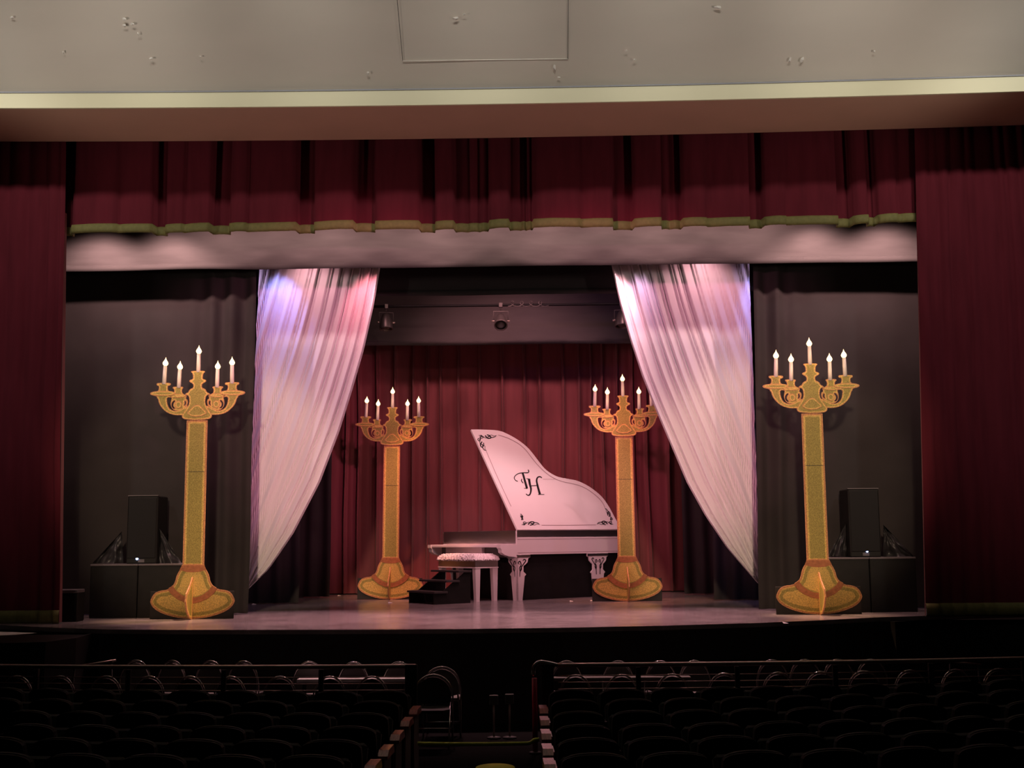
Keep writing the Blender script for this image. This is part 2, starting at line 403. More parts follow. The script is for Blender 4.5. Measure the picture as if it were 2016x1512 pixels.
# hall floor, gently raked
def zfl(y): return interp([(-2, -.25), (3, -.75), (7.3, -1.08), (8.2, -1.115), (9.06, -1.155), (9.92, -1.19), (10.8, -1.206), (12.5, -1.226), (13.4, -1.235), (18, -1.235)], y)
ys = [-2, 3, 7.3, 8.2, 9.06, 9.92, 10.8, 12.5, 13.4, 18]
hf = MB(); hf.add([(x, y, zfl(y)) for y in ys for x in (-12, 12)], [(2 * i, 2 * i + 1, 2 * i + 3, 2 * i + 2) for i in range(len(ys) - 1)])
struct(hf.build('trim_3', M['carpet']), 'dark carpeted hall floor')
def bow(mb):
    mb.v = [(x, y, z + .0011 * x * x + .0028 * x) for x, y, z in mb.v]; return mb
def xbox(mb, x0, x1, y0, y1, z0, z1, n=24):
    for i in range(n + 1):
        x = x0 + (x1 - x0) * i / n; o = len(mb.v); mb.v += [(x, y0, z0), (x, y1, z0), (x, y1, z1), (x, y0, z1)]
        if i: mb.f += [(o - 4 + q, o - 4 + (q + 1) % 4, o + (q + 1) % 4, o + q) for q in range(4)]; mb.sm += [False] * 4
    return bow(mb)
# proscenium header: brown soffit, cream band, sloped plaster
hd = MB(); xbox(hd, -12, 12, YF, YB, ZS, ZS + .02)
struct(hd.build('ceiling', M['soffit']), 'reddish brown soffit over the curtain line')
zb = zof(175, YF) ; 
cb = MB(); xbox(cb, -12, 12, YF - .04, YF - .001, ZS - .003, zb)
struct(cb.build('trim_4', M['cream']), 'cream painted band across the proscenium header')
cb2 = MB(); xbox(cb2, -12, 12, YF - .055, YF - .041, zb - .014, zb + .006)
struct(cb2.build('trim_5', M['bead']), 'thin grey bead above the cream band')
SL = math.radians(42); U = Vector((0, -math.cos(SL), math.sin(SL))); O0 = Vector((0, YF - .02, zb + .002)); NN = Vector((0, -math.sin(SL), -math.cos(SL)))
sp = MB(); L_ = 5.0
nx, nu = 60, 16
vs = []
for j in range(nu + 1):
    for i in range(nx + 1):
        x = -12 + 24 * i / nx; p = O0 + U * (L_ * j / nu) + NN * (.02 * noise.noise(Vector((x * .5, j * .3, 3)))) * (j > 0)
        vs.append((x, p.y, p.z + .0011 * x * x + .0028 * x))
sp.add(vs, [(j * (nx + 1) + i, j * (nx + 1) + i + 1, (j + 1) * (nx + 1) + i + 1, (j + 1) * (nx + 1) + i) for j in range(nu) for i in range(nx)], True)
struct(sp.build('wall_top', M['plaster']), 'sloped grey plaster above the stage with flaking spots')
def onslope(px, py, off=.03):
    q_ = (px - 960) / 148; py = py + 148 * (.0011 * q_ * q_ + .0028 * q_)
    d = ray(px, py); P = O0 + NN * off; t = (P - CO).dot(NN) / d.dot(NN); P_ = CO + d * t; P_.z += .0011 * P_.x ** 2 + .0028 * P_.x; return P_
# peeled paint flakes and access panel seams on the slope
def flake(px, py, w, h, seed):
    r = random.Random(seed); mb = MB(); s = 15.5 / F
    c = onslope(px, py, .025); pts = []
    n = 7
    for i in range(n):
        a = 2 * math.pi * i / n; q = r.uniform(.6, 1.2)
        pts.append(c + Vector((1, 0, 0)) * math.cos(a) * w * s * .5 * q + U * math.sin(a) * h * s * .5 * q * 1.1 + NN * r.uniform(0, .014))
    top = c + NN * .014
    mb.add([tuple(p) for p in pts] + [tuple(top)], [(i, (i + 1) % n, n) for i in range(n)])
    return mb.build('paint_flake', M['peel'])
FL = [(245, 37, 8, 7), (245, 50, 9, 6), (261, 47, 8, 6), (272, 66, 5, 7), (898, 36, 14, 9), (914, 28, 8, 4), (724, 143, 6, 9), (1091, 133, 9, 14), (1101, 152, 9, 4), (1250, 117, 6, 6), (1233, 99, 4, 5), (1555, 118, 6, 12), (1579, 117, 9, 14), (24, 34, 11, 7), (125, 103, 4, 8), (298, 115, 8, 4), (394, 111, 7, 4), (1721, 101, 5, 5), (1413, 14, 20, 7)]
for i, (px, py, a, b) in enumerate(FL):
    o = flake(px, py, a, b, i); where = 'far left' if px < 200 else 'left' if px < 500 else 'middle' if px < 1120 else 'right of the middle' if px < 1300 else 'right'
    if px == 898: lab = 'largest flake of peeling paint inside the panel outline on the sloped plaster'
    elif px == 914: lab = 'small flake beside the largest one inside the panel outline'
    elif px in (245, 261, 272): lab = {37: 'topmost', 50: 'left lower', 47: 'right middle', 66: 'lowest'}[py] + ' flake in the cluster of four on the left plaster'
    elif px == 1579: lab = 'largest bright curl of peeled paint on the right plaster'
    elif px == 1555: lab = 'thin curl of peeled paint just left of the bright one'
    else: lab = {724: 'small flake left of the panel outline near the cream band', 1091: 'long flake under the right corner of the panel outline', 1101: 'flat flake lowest under the right panel corner', 1250: 'pale dot of peeled paint right of the panel outline, lower of two', 1233: 'pale dot of peeled paint right of the panel outline, upper of two', 24: 'faint flake at the far left top of the plaster', 125: 'thin vertical flake on the far left plaster', 298: 'faint flat flake below the left cluster', 394: 'faint flat flake right of the left cluster', 1721: 'faint small flake on the far right plaster', 1413: 'broad wrinkled flake at the top right of the plaster'}[px]
    tag(o, lab, 'paint flake', 'flakes of paint on the plaster')
def seamtube(mb, a, b, r=.006):
    n = 10; mb.tube([onslope(a[0] + (b[0] - a[0]) * i / n, a[1] + (b[1] - a[1]) * i / n, .012) for i in range(n + 1)], r, 6); return mb
sm_ = MB(); seamtube(sm_, (793, 120), (780, -20), .004); seamtube(sm_, (1118, 116), (1119, -20), .004)
struct(sm_.build('trim_6', M['seam']), 'dark side seams of the access panel in the sloped plaster')
struct(seamtube(MB(), (793, 120), (1118, 116), .005).build('trim_8', M['peel']), 'pale cracked lower seam of the access panel')
# side walls of the hall and back wall of the stage
for sx, nm in ((-1, 'wall_left'), (1, 'wall_right')):
    b = MB(); b.box(sx * 12, sx * 12.1, -2, 27.3, -1.4, 12); struct(b.build(nm, M['dark']))
b = MB(); b.box(-12, 12, 27.2, 27.3, 0, 9); struct(b.build('wall_back', M['dark']))
# upper proscenium wall behind the header, above the valance
# ================================================================= CURTAINS
# grand valance with box pleats and gold hem
cus = [60, 95, 128, 149, 238, 307, 330, 368, 420, 455, 490, 588, 621, 700, 740, 828, 857, 895, 922, 945, 962, 1003, 1027, 1038, 1050, 1142, 1205, 1245, 1300, 1318, 1340, 1387, 1475, 1503, 1545, 1643, 1672, 1703, 1722, 1762, 1812, 1870]
YV = CURT + .2
dep = {0: .0}
plan = []
r = random.Random(3); fw = False
for a, b in zip(cus, cus[1:]):
    wd = b - a; fw = wd > 45 or (not fw and wd > 25)
    d0 = -.12 if fw else .03; d1 = (-.17 if fw else .05)
    n = 8
    for i in range(n + 1):
        t = i / n; px = a + 1.5 + (wd - 3) * t
        y = YV + d0 + (d1 - d0) * t + r.uniform(-.004, .004) - (.03 * math.sin(math.pi * t))
        plan.append((xof(px, YV, 430), y))
hemz = zof(438, YV)
zt = ZS + .02
def ztop_roll(x): return 0
mb = curtain(plan, hemz, zt + .5, 12, .03, 1, zfun=lambda x, y, t: hemz + (zt + .5 - hemz) * t + (1 - t) * .03 * noise.noise(Vector((x * .7, 5, 0))))
val = thing('stage_valance', (0, YV, hemz), 'dark red pleated valance with olive gold hem across the top of the stage opening', 'curtain')
o = mb.build('valance_cloth', M['red'], val); o.location = -val.location
# the hem: a padded roll following the pleats
rows = []
hz = hemz; hb = hemz - .145
vs = []; fs = []; prof = [(0, .01), (-.03, .0), (-.045, -.04), (-.045, -.10), (-.02, -.14), (.01, -.13), (.015, -.06)]
for q, (dy, dz) in enumerate(prof):
    for x, y in plan:
        vs.append((x + .03 * noise.noise(Vector((x * .8, 1, hz * .35))), y + dy + .024 * noise.noise(Vector((x * .9, 10, hz * .5))), hz + dz + .03 * noise.noise(Vector((x * .7, 5, 0)))))
K = len(plan)
for q in range(len(prof) - 1):
    for i in range(K - 1): fs.append((q * K + i, q * K + i + 1, (q + 1) * K + i + 1, (q + 1) * K + i))
o = MB().add(vs, fs, True).build('hem', M['gold'], val, label='olive gold padded hem'); o.location = -val.location
# grand drape legs at the two sides
def leg(side):
    Y = CURT - .1
    if side < 0: xa, xb = -11.5, xof(117, Y, 1210); xt = xof(128, Y, 450)
    else: xa, xb = xof(1822, Y, 1200), 11.5; xt = xof(1804, Y, 450)
    xe = xb if side < 0 else xa
    pl = folds(min(xa, xe), max(xb, xe), Y, .24, .045, 11 + side, .025)
    z0 = .19; z1 = ZS + .5
    def zf(x, y, t): return z0 + (z1 - z0) * t
    root = thing('stage_curtain', (xe, Y, 0), 'dark red full height curtain with gold hem at the %s of the stage opening' % ('left' if side < 0 else 'right'), 'curtain', 'red curtains framing the stage')
    mb = curtain(pl, z0, z1, 16, .05, side)
    lean = (xt - xe) / 5.4
    mb.v = [(x + lean * max(0, z) * math.exp(-abs(x - xe) / 1.2), y, z) for x, y, z in mb.v]
    o = mb.build('curtain_cloth', M['red'], root); o.location = -Vector(root.location)
    # gold hem
    vs = []; prof = [(.0, .2), (-.03, .19), (-.04, .12), (-.035, .04), (-.01, .005), (.03, .01)]
    for dy, dz in prof:
        for x, y in pl: vs.append((x + .05 * noise.noise(Vector((x * .8, side, z0 * .35))), y + dy + .04 * noise.noise(Vector((x * .9, side + 9, z0 * .5))), dz))
    K = len(pl); fs = [(q * K + i, q * K + i + 1, (q + 1) * K + i + 1, (q + 1) * K + i) for q in range(len(prof) - 1) for i in range(K - 1)]
    o = MB().add(vs, fs, True).build('hem', M['gold'], root, label='gold hem at the floor'); o.location = -Vector(root.location)
    # folded-back edge
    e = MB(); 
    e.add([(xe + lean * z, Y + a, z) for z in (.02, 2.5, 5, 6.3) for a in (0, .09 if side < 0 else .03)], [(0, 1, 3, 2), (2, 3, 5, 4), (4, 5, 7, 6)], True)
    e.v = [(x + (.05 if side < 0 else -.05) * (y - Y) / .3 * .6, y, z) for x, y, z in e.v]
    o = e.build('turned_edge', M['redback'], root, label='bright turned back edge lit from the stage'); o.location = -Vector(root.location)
leg(-1); leg(1)
# black cloth border 1 and further borders
def border(Y, hem_px, ztop, x0, x1, m, label, seed, amp=.02):
    z0 = zof(hem_px, Y)
    pl = [(x0 + (x1 - x0) * i / 160, Y + amp * noise.noise(Vector((i * .09, seed, 0)))) for i in range(161)]
    root = thing('stage_border', (0, Y, z0), label, 'border curtain')
    mb = curtain(pl, z0, ztop, 10, .03, seed, zfun=lambda x, y, t: z0 + (ztop - z0) * t + (1 - t) * .025 * noise.noise(Vector((x * .5, seed, 2))))
    o = mb.build('border_cloth', m, root); o.location = -Vector(root.location)
    h = MB(); vs = []
    for dy, dz in ((0, .1), (-.012, .1), (-.018, .05), (-.012, -.004), (.01, 0)):
        for x, y in pl: vs.append((x + .03 * noise.noise(Vector((x * .8, seed, z0 * .35))), y + dy + .024 * noise.noise(Vector((x * .9, seed + 9, z0 * .5))), z0 + dz + .025 * noise.noise(Vector((x * .5, seed, 2)))))
    K = len(pl); h.add(vs, [(q * K + i, q * K + i + 1, (q + 1) * K + i + 1, (q + 1) * K + i) for q in range(4) for i in range(K - 1)], True)
    o = h.build('hem', m, root); o.location = -Vector(root.location)
border(18.9, 524, 8, -9, 9, M['border'], 'wide grey-lit black border just behind the gold hemmed valance', 21)
border(20.95, 580, 8, -7, 7, M['black'], 'second black border behind the tops of the white drapes', 22)
border(25.2, 678, 8, -7, 7, M['border3'], 'rear black border hanging behind the three spotlights', 23)
b = MB(); b.box(-12, 12, 17.8, 27.2, 8.0, 8.05); struct(b.build('trim_7', M['dark']), 'dark ceiling over the stage')
# black side legs
def wing(Y, pxin, ybot, side, wid, label, seed, lead):
    xin = xof(pxin[0], Y, ybot); xtop = xof(pxin[1], Y, 540)
    z1 = 6.6; n = []
    pl = []
    r = random.Random(seed)
    # inner part with soft folds, outer part nearly flat
    nst = int(wid / .03)
    for i in range(nst + 1):
        s = i / nst * wid
        a = .06 * math.exp(-max(0, s - lead) / .25)
        y = Y - a * (1 + math.sin(s * 2 * math.pi / .36 + .8)) + .03 * noise.noise(Vector((s * 1.2, seed, 1)))
        pl.append((xin + side * s, y))
    mb = curtain(pl, .02, z1, 14, .04, seed)
    lean = (xtop - xin) / 5.3
    mb.v = [(x + lean * z, y, z) for x, y, z in mb.v]
    root = tag(mb.build('black_leg_curtain', M['black']), label, 'curtain', 'black curtains masking the sides')
wing(19.55, (490, 506), 1207, -1, 6.5, 'wide black curtain behind the left speaker and candelabrum', 31, .7)
wing(19.55, (1492, 1479), 1197, 1, 6.0, 'wide black curtain behind the right speaker and candelabrum', 32, .4)
wing(22.6, (590, 600), 1185, -1, 3.5, 'narrow black curtain behind the foot of the left white drape', 33, .8)
wing(22.6, (1405, 1395), 1180, 1, 3.5, 'narrow black curtain behind the foot of the right white drape', 34, .8)
wing(25.0, (650, 660), 1172, -1, 3.5, 'rearmost black curtain beside the left edge of the maroon backdrop', 35, 1.2)
wing(25.0, (1346, 1330), 1168, 1, 3.5, 'rearmost black curtain beside the right edge of the maroon backdrop', 36, 1.2)
# maroon backdrop
xl, xr = xof(600, 26.2), xof(1420, 26.2)
def bfolds(x0, x1, y, seed):
    r = random.Random(seed); out = []; x = x0
    while x < x1:
        wd = r.uniform(.2, .44); rd = r.uniform(.05, .09); d = r.uniform(.03, .09)
        for i in range(8):
            t = i / 8; out.append((x + wd * t, y + .09 - d * .5 * math.sin(math.pi * t) + .03 * (t - .5)))
        x += wd
        for i in range(6):
            t = i / 6; out.append((x + rd * t, y + .09 - .15 * math.sin(math.pi * t) ** .8))
        x += rd
    return out
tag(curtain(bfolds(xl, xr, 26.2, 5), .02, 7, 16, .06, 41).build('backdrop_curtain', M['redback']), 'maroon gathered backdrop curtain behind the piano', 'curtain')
# ================================================================= WHITE DRAPES
def drape(outer, inner, Y, label, seed):
    r = random.Random(seed); ytop, ybot = outer[0][0], outer[-1][0]
    NU, NV = 380, 60; cre = [0.0]
    while cre[-1] < 1: cre.append(cre[-1] + r.uniform(.045, .10))
    cre = [c / cre[-1] for c in cre]; amps = [r.uniform(.5, 1.2) for _ in cre]
    vs = []
    for j in range(NV + 1):
        t = j / NV; py = ytop + (ybot - ytop) * t
        xo = interp(outer, py); xi = interp(inner, py)
        for i in range(NU + 1):
            u = i / NU
            c0 = .80 * t ** 1.35; cc = c0 + (1 - c0) * u; q = 0
            while q < len(cre) - 2 and cc > cre[q + 1]: q += 1
            s = (cc - cre[q]) / (cre[q + 1] - cre[q])
            wv = ((s / .86 if s < .86 else (1 - s) / .14) * .8 + (.5 * math.sin(math.pi * s / .2) if s < .2 else 0)) * amps[q]
            am = .105 * (1 - .1 * t ** 2)
            uu = u + .012 * math.sin(9 * t + 20 * u)
            px = xo + (xi - xo) * (u ** (1 + .15 * t))
            p = at(px, py, Y)
            vs.append((p.x, Y - am * wv + .06 * noise.noise(Vector((u * 5, t * 1.2, seed))), p.z))
    fs = [(j * (NU + 1) + i, j * (NU + 1) + i + 1, (j + 1) * (NU + 1) + i + 1, (j + 1) * (NU + 1) + i) for j in range(NV) for i in range(NU)]
    return tag(MB().add(vs, fs, True).build('white_drape', M['white']), label, 'drape', 'white drapes swept to the sides')
drape([(400, 515), (530, 511), (1163, 484)], [(400, 772), (530, 748), (600, 736), (690, 716), (770, 693), (850, 668), (950, 630), (1050, 578), (1120, 530), (1163, 486)], 20.35, 'white sheer drape swept down to the left of the stage', 51)
drape([(400, 1468), (530, 1474), (1150, 1496)], [(400, 1172), (523, 1204), (600, 1221), (670, 1241), (740, 1264), (800, 1288), (870, 1318), (950, 1352), (1015, 1388), (1080, 1432), (1150, 1493)], 20.35, 'white sheer drape swept down to the right of the stage', 52)
for a_, c_, lb_ in ((505, 785, 'left'), (1160, 1480, 'right')):
    p0 = at(a_, 400, 20.35); p1 = at(c_, 400, 20.35); zz = (p0.z + p1.z) / 2
    t = thing('drape_pipe', ((p0.x + p1.x) / 2, 20.35, zz), 'pipe carrying the %s white drape above the stage opening' % lb_, 'pipe'); hw = (p1.x - p0.x) / 2
    MB().tube([(-hw, 0, 0), (hw, 0, 0)], .025, 8).build('bar', M['dark'], t)
    for sx in (-1, 1): MB().tube([(sx * hw * .8, 0, 0), (sx * hw * .8, 0, 8.0 - zz)], .004, 6).build('hanging_cable', M['dark'], t)
# ================================================================= CANDELABRA
s_ = 4.2 / 523
def hp(xz, yz): return (xz / 5.038 * s_, (1213 - (660 + yz / 5.038)) * s_)
def bpn(xz, yz): return (xz / 4.723 * s_, (1213 - (920 + yz / 4.723)) * s_)
def sym(half, f): return [f(x, y) for x, y in half] + [f(-x, y) for x, y in half[::-1] if abs(x) > .5]
def mir(pts): return [(-x, z) for x, z in pts][::-1]
def make_candelabrum():
    root = thing('candelabrum', (0, 0, 0), '', 'candelabrum', 'painted plywood candelabra on the stage')
    # foot
    foot = smooth_poly(sym([(100, 1080), (180, 1098), (235, 1122), (300, 1128), (350, 1152), (378, 1200), (386, 1236), (350, 1290), (270, 1335), (150, 1370), (60, 1381), (0, 1384)], bpn), 1)
    cutout('foot', foot, -.004, .014, M['plyfoot'], root, grid=.018)
    bell = smooth_poly(sym([(103, 892), (104, 925), (128, 955), (150, 1000), (160, 1050), (180, 1085), (228, 1112), (190, 1160), (130, 1205), (60, 1232), (0, 1240)], bpn), 1)
    cutout('bell', bell, -.016, -.004, M['plyfoot'], root, grid=.016)
    band = [bpn(x, y) for x, y in ((-180, 1086), (-226, 1116), (-196, 1158), (-135, 1206), (-65, 1236), (0, 1246), (65, 1236), (135, 1206), (196, 1158), (226, 1116), (180, 1086), (150, 1128), (100, 1166), (50, 1188), (0, 1194), (-50, 1188), (-100, 1166), (-150, 1128))]
    MB().prism(band, -.020, -.0155).build('foot_band', M['brown'], root, label='brown curved band between bell and foot')
    MB().prism([bpn(x, y) for x, y in ((-104, 905), (104, 905), (122, 945), (60, 962), (0, 966), (-60, 962), (-122, 945))], -.020, -.0155).build('neck_band', M['brown'], root, label='brown band at the neck')
    # black corners of the uncut board behind the foot
    bk = MB(); bk.box(-.66, .64, .016, .03, 0, .42, bev=.003); bk.build('backing_board', M['dark'], root, label='black board behind the foot')
    # post
    zt, zb2 = hp(0, 858)[1], bpn(0, 920)[1]; h = .166
    seamz = (1213 - 931) * s_
    cutout('post', [(-h, zb2), (h, zb2), (h * .985, seamz - .003), (h * .985, zt), (-h * .985, zt), (-h, seamz - .003)], -.010, .012, M['ply'], root, grid=.024)
    sm = MB(); sm.box(-h * .8, h * .8, -.0115, -.0098, seamz - .004, seamz + .004); sm.build('post_seam', M['ink'], root)
    # cross fin: leaf shaped foot standing toward the front
    fz = [bpn(0, 1390)[1], bpn(0, 1370)[1], bpn(0, 1300)[1], bpn(0, 1220)[1], bpn(0, 1150)[1], bpn(0, 1110)[1], bpn(0, 1060)[1], bpn(0, 1010)[1]]
    fx = [.06, .16, .30, .37, .33, .22, .10, .03]
    fin = [(0, fz[0])] + [(a, max(0.0, z)) for a, z in zip(fx, fz)] + [(0, fz[-1])]
    fin = [(x, max(0, z)) for x, z in fin]
    cutout('cross_fin', fin, -.01, .01, M['ply'], root, grid=.02, to=lambda x, y, z: (y, -.018 - x, z))
    # head: centre stem
    cen = smooth_poly(sym([(0, 366), (62, 366), (71, 378), (52, 392), (47, 430), (50, 448), (74, 455), (86, 466), (76, 480), (50, 492), (40, 512), (46, 538), (70, 545), (85, 562), (92, 580), (118, 590), (122, 604), (90, 612), (80, 640), (78, 690), (100, 735), (135, 785), (149, 808), (146, 832), (118, 850), (0, 858)], hp), 1)
    cutout('centre_stem', cen, -.030, -.018, M['plyhead'], root, grid=.014)
    crown = smooth_poly(sym([(0, 705), (30, 712), (60, 745), (105, 785), (60, 815), (0, 825)], hp), 1)
    cutout('crest', crown, -.036, -.030, M['plyhead'], root, grid=.014)
    for sg in (1, -1):
        arm = [hp(x, y) for x, y in ((80, 706), (140, 735), (210, 768), (262, 752), (292, 715), (304, 660), (302, 628), (258, 628), (258, 616), (238, 606), (228, 590), (240, 574), (290, 566), (300, 540), (298, 512), (272, 508), (268, 492), (284, 482), (400, 482), (412, 492), (406, 508), (386, 514), (386, 545), (396, 566), (460, 572), (475, 588), (462, 604), (404, 616), (402, 636), (392, 640), (380, 690), (345, 740), (290, 785), (220, 806), (130, 806), (90, 800))]
        arm = smooth_poly(arm, 1)
        inn = [hp(x, y) for x, y in ((198, 520), (246, 522), (252, 534), (236, 546), (232, 575), (240, 592), (276, 604), (284, 618), (268, 630), (256, 634), (262, 655), (268, 690), (258, 730), (225, 762), (170, 760), (110, 725), (95, 690), (96, 655), (118, 640), (108, 622), (112, 606), (150, 592), (158, 570), (156, 546), (144, 534), (150, 522))]
        inn = smooth_poly(inn, 1)
        cr = []
        for a in range(-62, 63, 14): cr.append(hp(200 + 58 * math.cos(math.radians(a)), 702 + 52 * math.sin(math.radians(a))))
        for a in range(58, -59, -14): cr.append(hp(196 + 44 * math.cos(math.radians(a)), 702 + 40 * math.sin(math.radians(a))))
        cr2 = [hp(x, y) for x, y in ((118, 662), (130, 668), (126, 690), (134, 712), (122, 708), (112, 690))]
        disc = [hp(188 + 34 * math.cos(a * .35), 700 + 38 * math.sin(a * .35)) for a in range(18)]
        if sg < 0: arm, inn, cr, cr2, disc = mir(arm), mir(inn), mir(cr), mir(cr2), mir(disc)
        pan1 = [hp(345 * sg + 122 * math.copysign(abs(math.cos(a)) ** .75, math.cos(a)), 588 + 25 * math.sin(a)) for a in [2 * math.pi * q / 30 for q in range(30)]]
        pan2 = [hp(195 * sg + 84 * math.copysign(abs(math.cos(a)) ** .9, math.cos(a)), 612 + 19 * math.sin(a)) for a in [2 * math.pi * q / 26 for q in range(26)]]
        cutout('drip_pan', pan1, -.028, -.022, M['plyhead'], root, grid=.012)
        cutout('drip_pan', pan2, -.022, -.016, M['plyhead'], root, grid=.012)
        cutout('outer_arm', arm, -.022, -.010, M['plyhead'], root, grid=.014)
        cutout('inner_arm', inn, -.016, -.004, M['plyhead'], root, holes=[cr, cr2], grid=.014)
        cutout('scroll_boss', disc, -.024, -.016, M['plyhead'], root, grid=.012)
    for x, y, hz_, ln in ((0, 366, 34, .0), (-338, 484, 34, .04), (338, 484, 34, -.02), (-190, 522, 34, .03), (190, 522, 34, .01)):
        X, Z = hp(x, y); hgt = hz_ * s_
        c = MB().lathe([(.033, -.02), (.031, hgt * .5), (.028, hgt), (.02, hgt + .004)], 16).build('candle', M['candle'], root)
        c.location = (X, -.01, Z); c.rotation_euler = (0, ln, 0)
        fl = MB().lathe([(.018, hgt + .002), (.036, hgt + .018), (.045, hgt + .042), (.036, hgt + .068), (.017, hgt + .095), (.006, hgt + .12), (.001, hgt + .14)], 14).build('flame_bulb', M['flame'], c, label='glowing teardrop bulb')
        l = None
    return root
proto = make_candelabrum()
CAND = [((378, 1213), (392, 690), 18.42, 'tall gold candelabrum at the front left beside the left speaker'),
        ((1614, 1203), (1593, 675), 18.30, 'tall gold candelabrum at the front right beside the right speaker'),
        ((768, 1174), (774, 770), 23.9, 'small looking gold candelabrum at the back left beside the black steps'),
        ((1236, 1178), (1225, 745), 22.5, 'orange gold candelabrum in front of the right end of the piano')]
for i, (bpx, tpx, Y, lab) in enumerate(CAND):
    o = proto if i == 0 else dup(proto)
    b = at(*bpx, Y); t = at(*tpx, Y)
    o.location = (b.x, Y, 0.002); o['label'] = lab
    o.rotation_euler = (0, math.atan2(t.x - b.x, t.z - b.z) * .8, 0)
    sc = (t.z) / 4.19; o.scale = (sc, sc, sc)
    for dx, dz in ((0, 3.98), (-.3, 3.75), (.3, 3.75)):
        l = bpy.data.lights.new('flame_light', 'POINT'); l.energy = 1.0; l.color = (1, .6, .3); l.shadow_soft_size = .1
        lo = bpy.data.objects.new('flame_light', l); C.objects.link(lo); lo.location = (b.x + dx, Y - .25, dz * sc)
# ================================================================= PIANO
YA = 23.0
A = at(1017, 1044, YA); A = Vector((A.x, YA, 0))
def px_of(P):
    v = RM.transposed() @ (Vector(P) - CO); return 1008 + F * v.x / -v.z, 756 - F * v.y / -v.z
best = None
for th10 in range(200, 600, 5):
    th = math.radians(th10 / 10); fd = Vector((-math.sin(th), math.cos(th), 0)); sd = Vector((math.cos(th), math.sin(th), 0))
    # width so that the far front corner shows at x=873
    lo_, hi_ = .2, 8
    for _ in range(40):
        m_ = (lo_ + hi_) / 2
        if px_of(A + fd * m_ + Vector((0, 0, 1.3)))[0] > 873: lo_ = m_
        else: hi_ = m_
    W = lo_
    d = ray(928, 847)   # apex lies in the vertical plane through A along fd
    nrm = sd; tt = (A - CO).dot(nrm) / d.dot(nrm); ap = CO + d * tt
    a = (ap - A).dot(fd); bb = ap.z - zof(1043, YA); ln = math.hypot(a, bb)
    if best is None or abs(ln - W) < best[0]: best = (abs(ln - W), th, W, a, bb)
_, TH, W, la, lb = best
print('PIANO yaw', math.degrees(TH), 'W', W, 'lid a,b', la, lb)
FD = Vector((-math.sin(TH), math.cos(TH), 0)); SD = Vector((math.cos(TH), math.sin(TH), 0))
def edge_len(px):
    lo_, hi_ = .2, 8
    for _ in range(40):
        m_ = (lo_ + hi_) / 2
        if px_of(A + SD * m_ + Vector((0, 0, 1.3)))[0] < px: lo_ = m_
        else: hi_ = m_
    return lo_
PLn = edge_len(1226)
zl = zof(1043, YA); zmir = zof(1058, YA, 1017); zrim0 = zof(1092, YA, 1017)
piano = thing('grand_piano', tuple(A), 'white prop grand piano with raised lid marked TH and mirrored trim', 'piano', rz=TH)
# local frame: x along SD, y along FD (Rz(TH) maps x->SD, y->FD)
# plan outline with the bent side
def plan_piano(inset=0):
    i_ = inset
    return [(i_, i_), (PLn - i_, i_), (PLn - i_, W * .28), (PLn * .93 - i_, W * .44), (PLn * .78 - i_, W * .55), (PLn * .6 - i_, W * .62), (PLn * .45 - i_, W * .74), (PLn * .32 - i_, W * .9), (PLn * .2, W - i_), (i_, W - i_)]
def pslab(mb, pts, z0, z1):
    n = len(pts); mb.add([(x, y, z1) for x, y in pts] + [(x, y, z0) for x, y in pts], [tuple(range(n)), tuple(range(2 * n - 1, n - 1, -1))] + [(i, (i + n), (i + 1) % n + n, (i + 1) % n) for i in range(n)])
b = MB(); pslab(b, plan_piano(), zrim0, zmir); b.build('body_rim', M['pwhite'], piano)
b = MB(); pslab(b, plan_piano(.02), zmir, zl - .015); b.build('mirror_band', M['mirror'], piano, label='mirrored strip around the body')
b = MB()
for z in (zrim0 + .035, zmir - .035):
    b.box(.02, PLn - .02, -.004, .0, z - .003, z + .003)
b.build('rim_line', M['line'], piano)
b = MB(); b.box(.0, .012, .0, W, zmir - .02, zl - .02)
# keyboard end: cheek arms, shelf, mirror fall board
KD = .40; zk = zof(1072, YA, 1017); zk0 = zof(1097, YA, 1017)
b.build('end_bead', M['pwhite'], piano)
b = MB(); b.box(-.012, -.001, .02, W - .02, zk + .02, zl - .02); b.build('fall_board', M['mirror'], piano, label='mirrored panel above the keyboard')
arm = [(0, zk), (-KD, zk), (-KD, zk - .06), (-KD + .03, zk - .09), (-KD + .04, zk - .15), (-KD + .09, zk - .19), (-KD + .16, zk - .21), (-KD + .2, zk0 + .02), (0, zk0)]
arm = [(x, z) for x, z in arm]
for y0, y1 in ((0, .12), (W - .12, W)):
    b = MB(); b.prism(arm, y0, y1); b.build('cheek_arm', M['pwhite'], piano)
b = MB(); b.box(-KD + .02, 0, .12, W - .12, zk - .05, zk - .01); b.build('key_shelf', M['pwhite'], piano)
b = MB(); b.box(-.12, -.02, .121, W - .121, zk - .25, zk - .051); b.build('key_slip', M['chairgrey'], piano, label='grey panel under the key shelf')
b = MB(); b.box(-.2, -.121, .35 * W, .85 * W, zk - .25, zk - .06); b.build('key_box', M['pwhite'], piano)
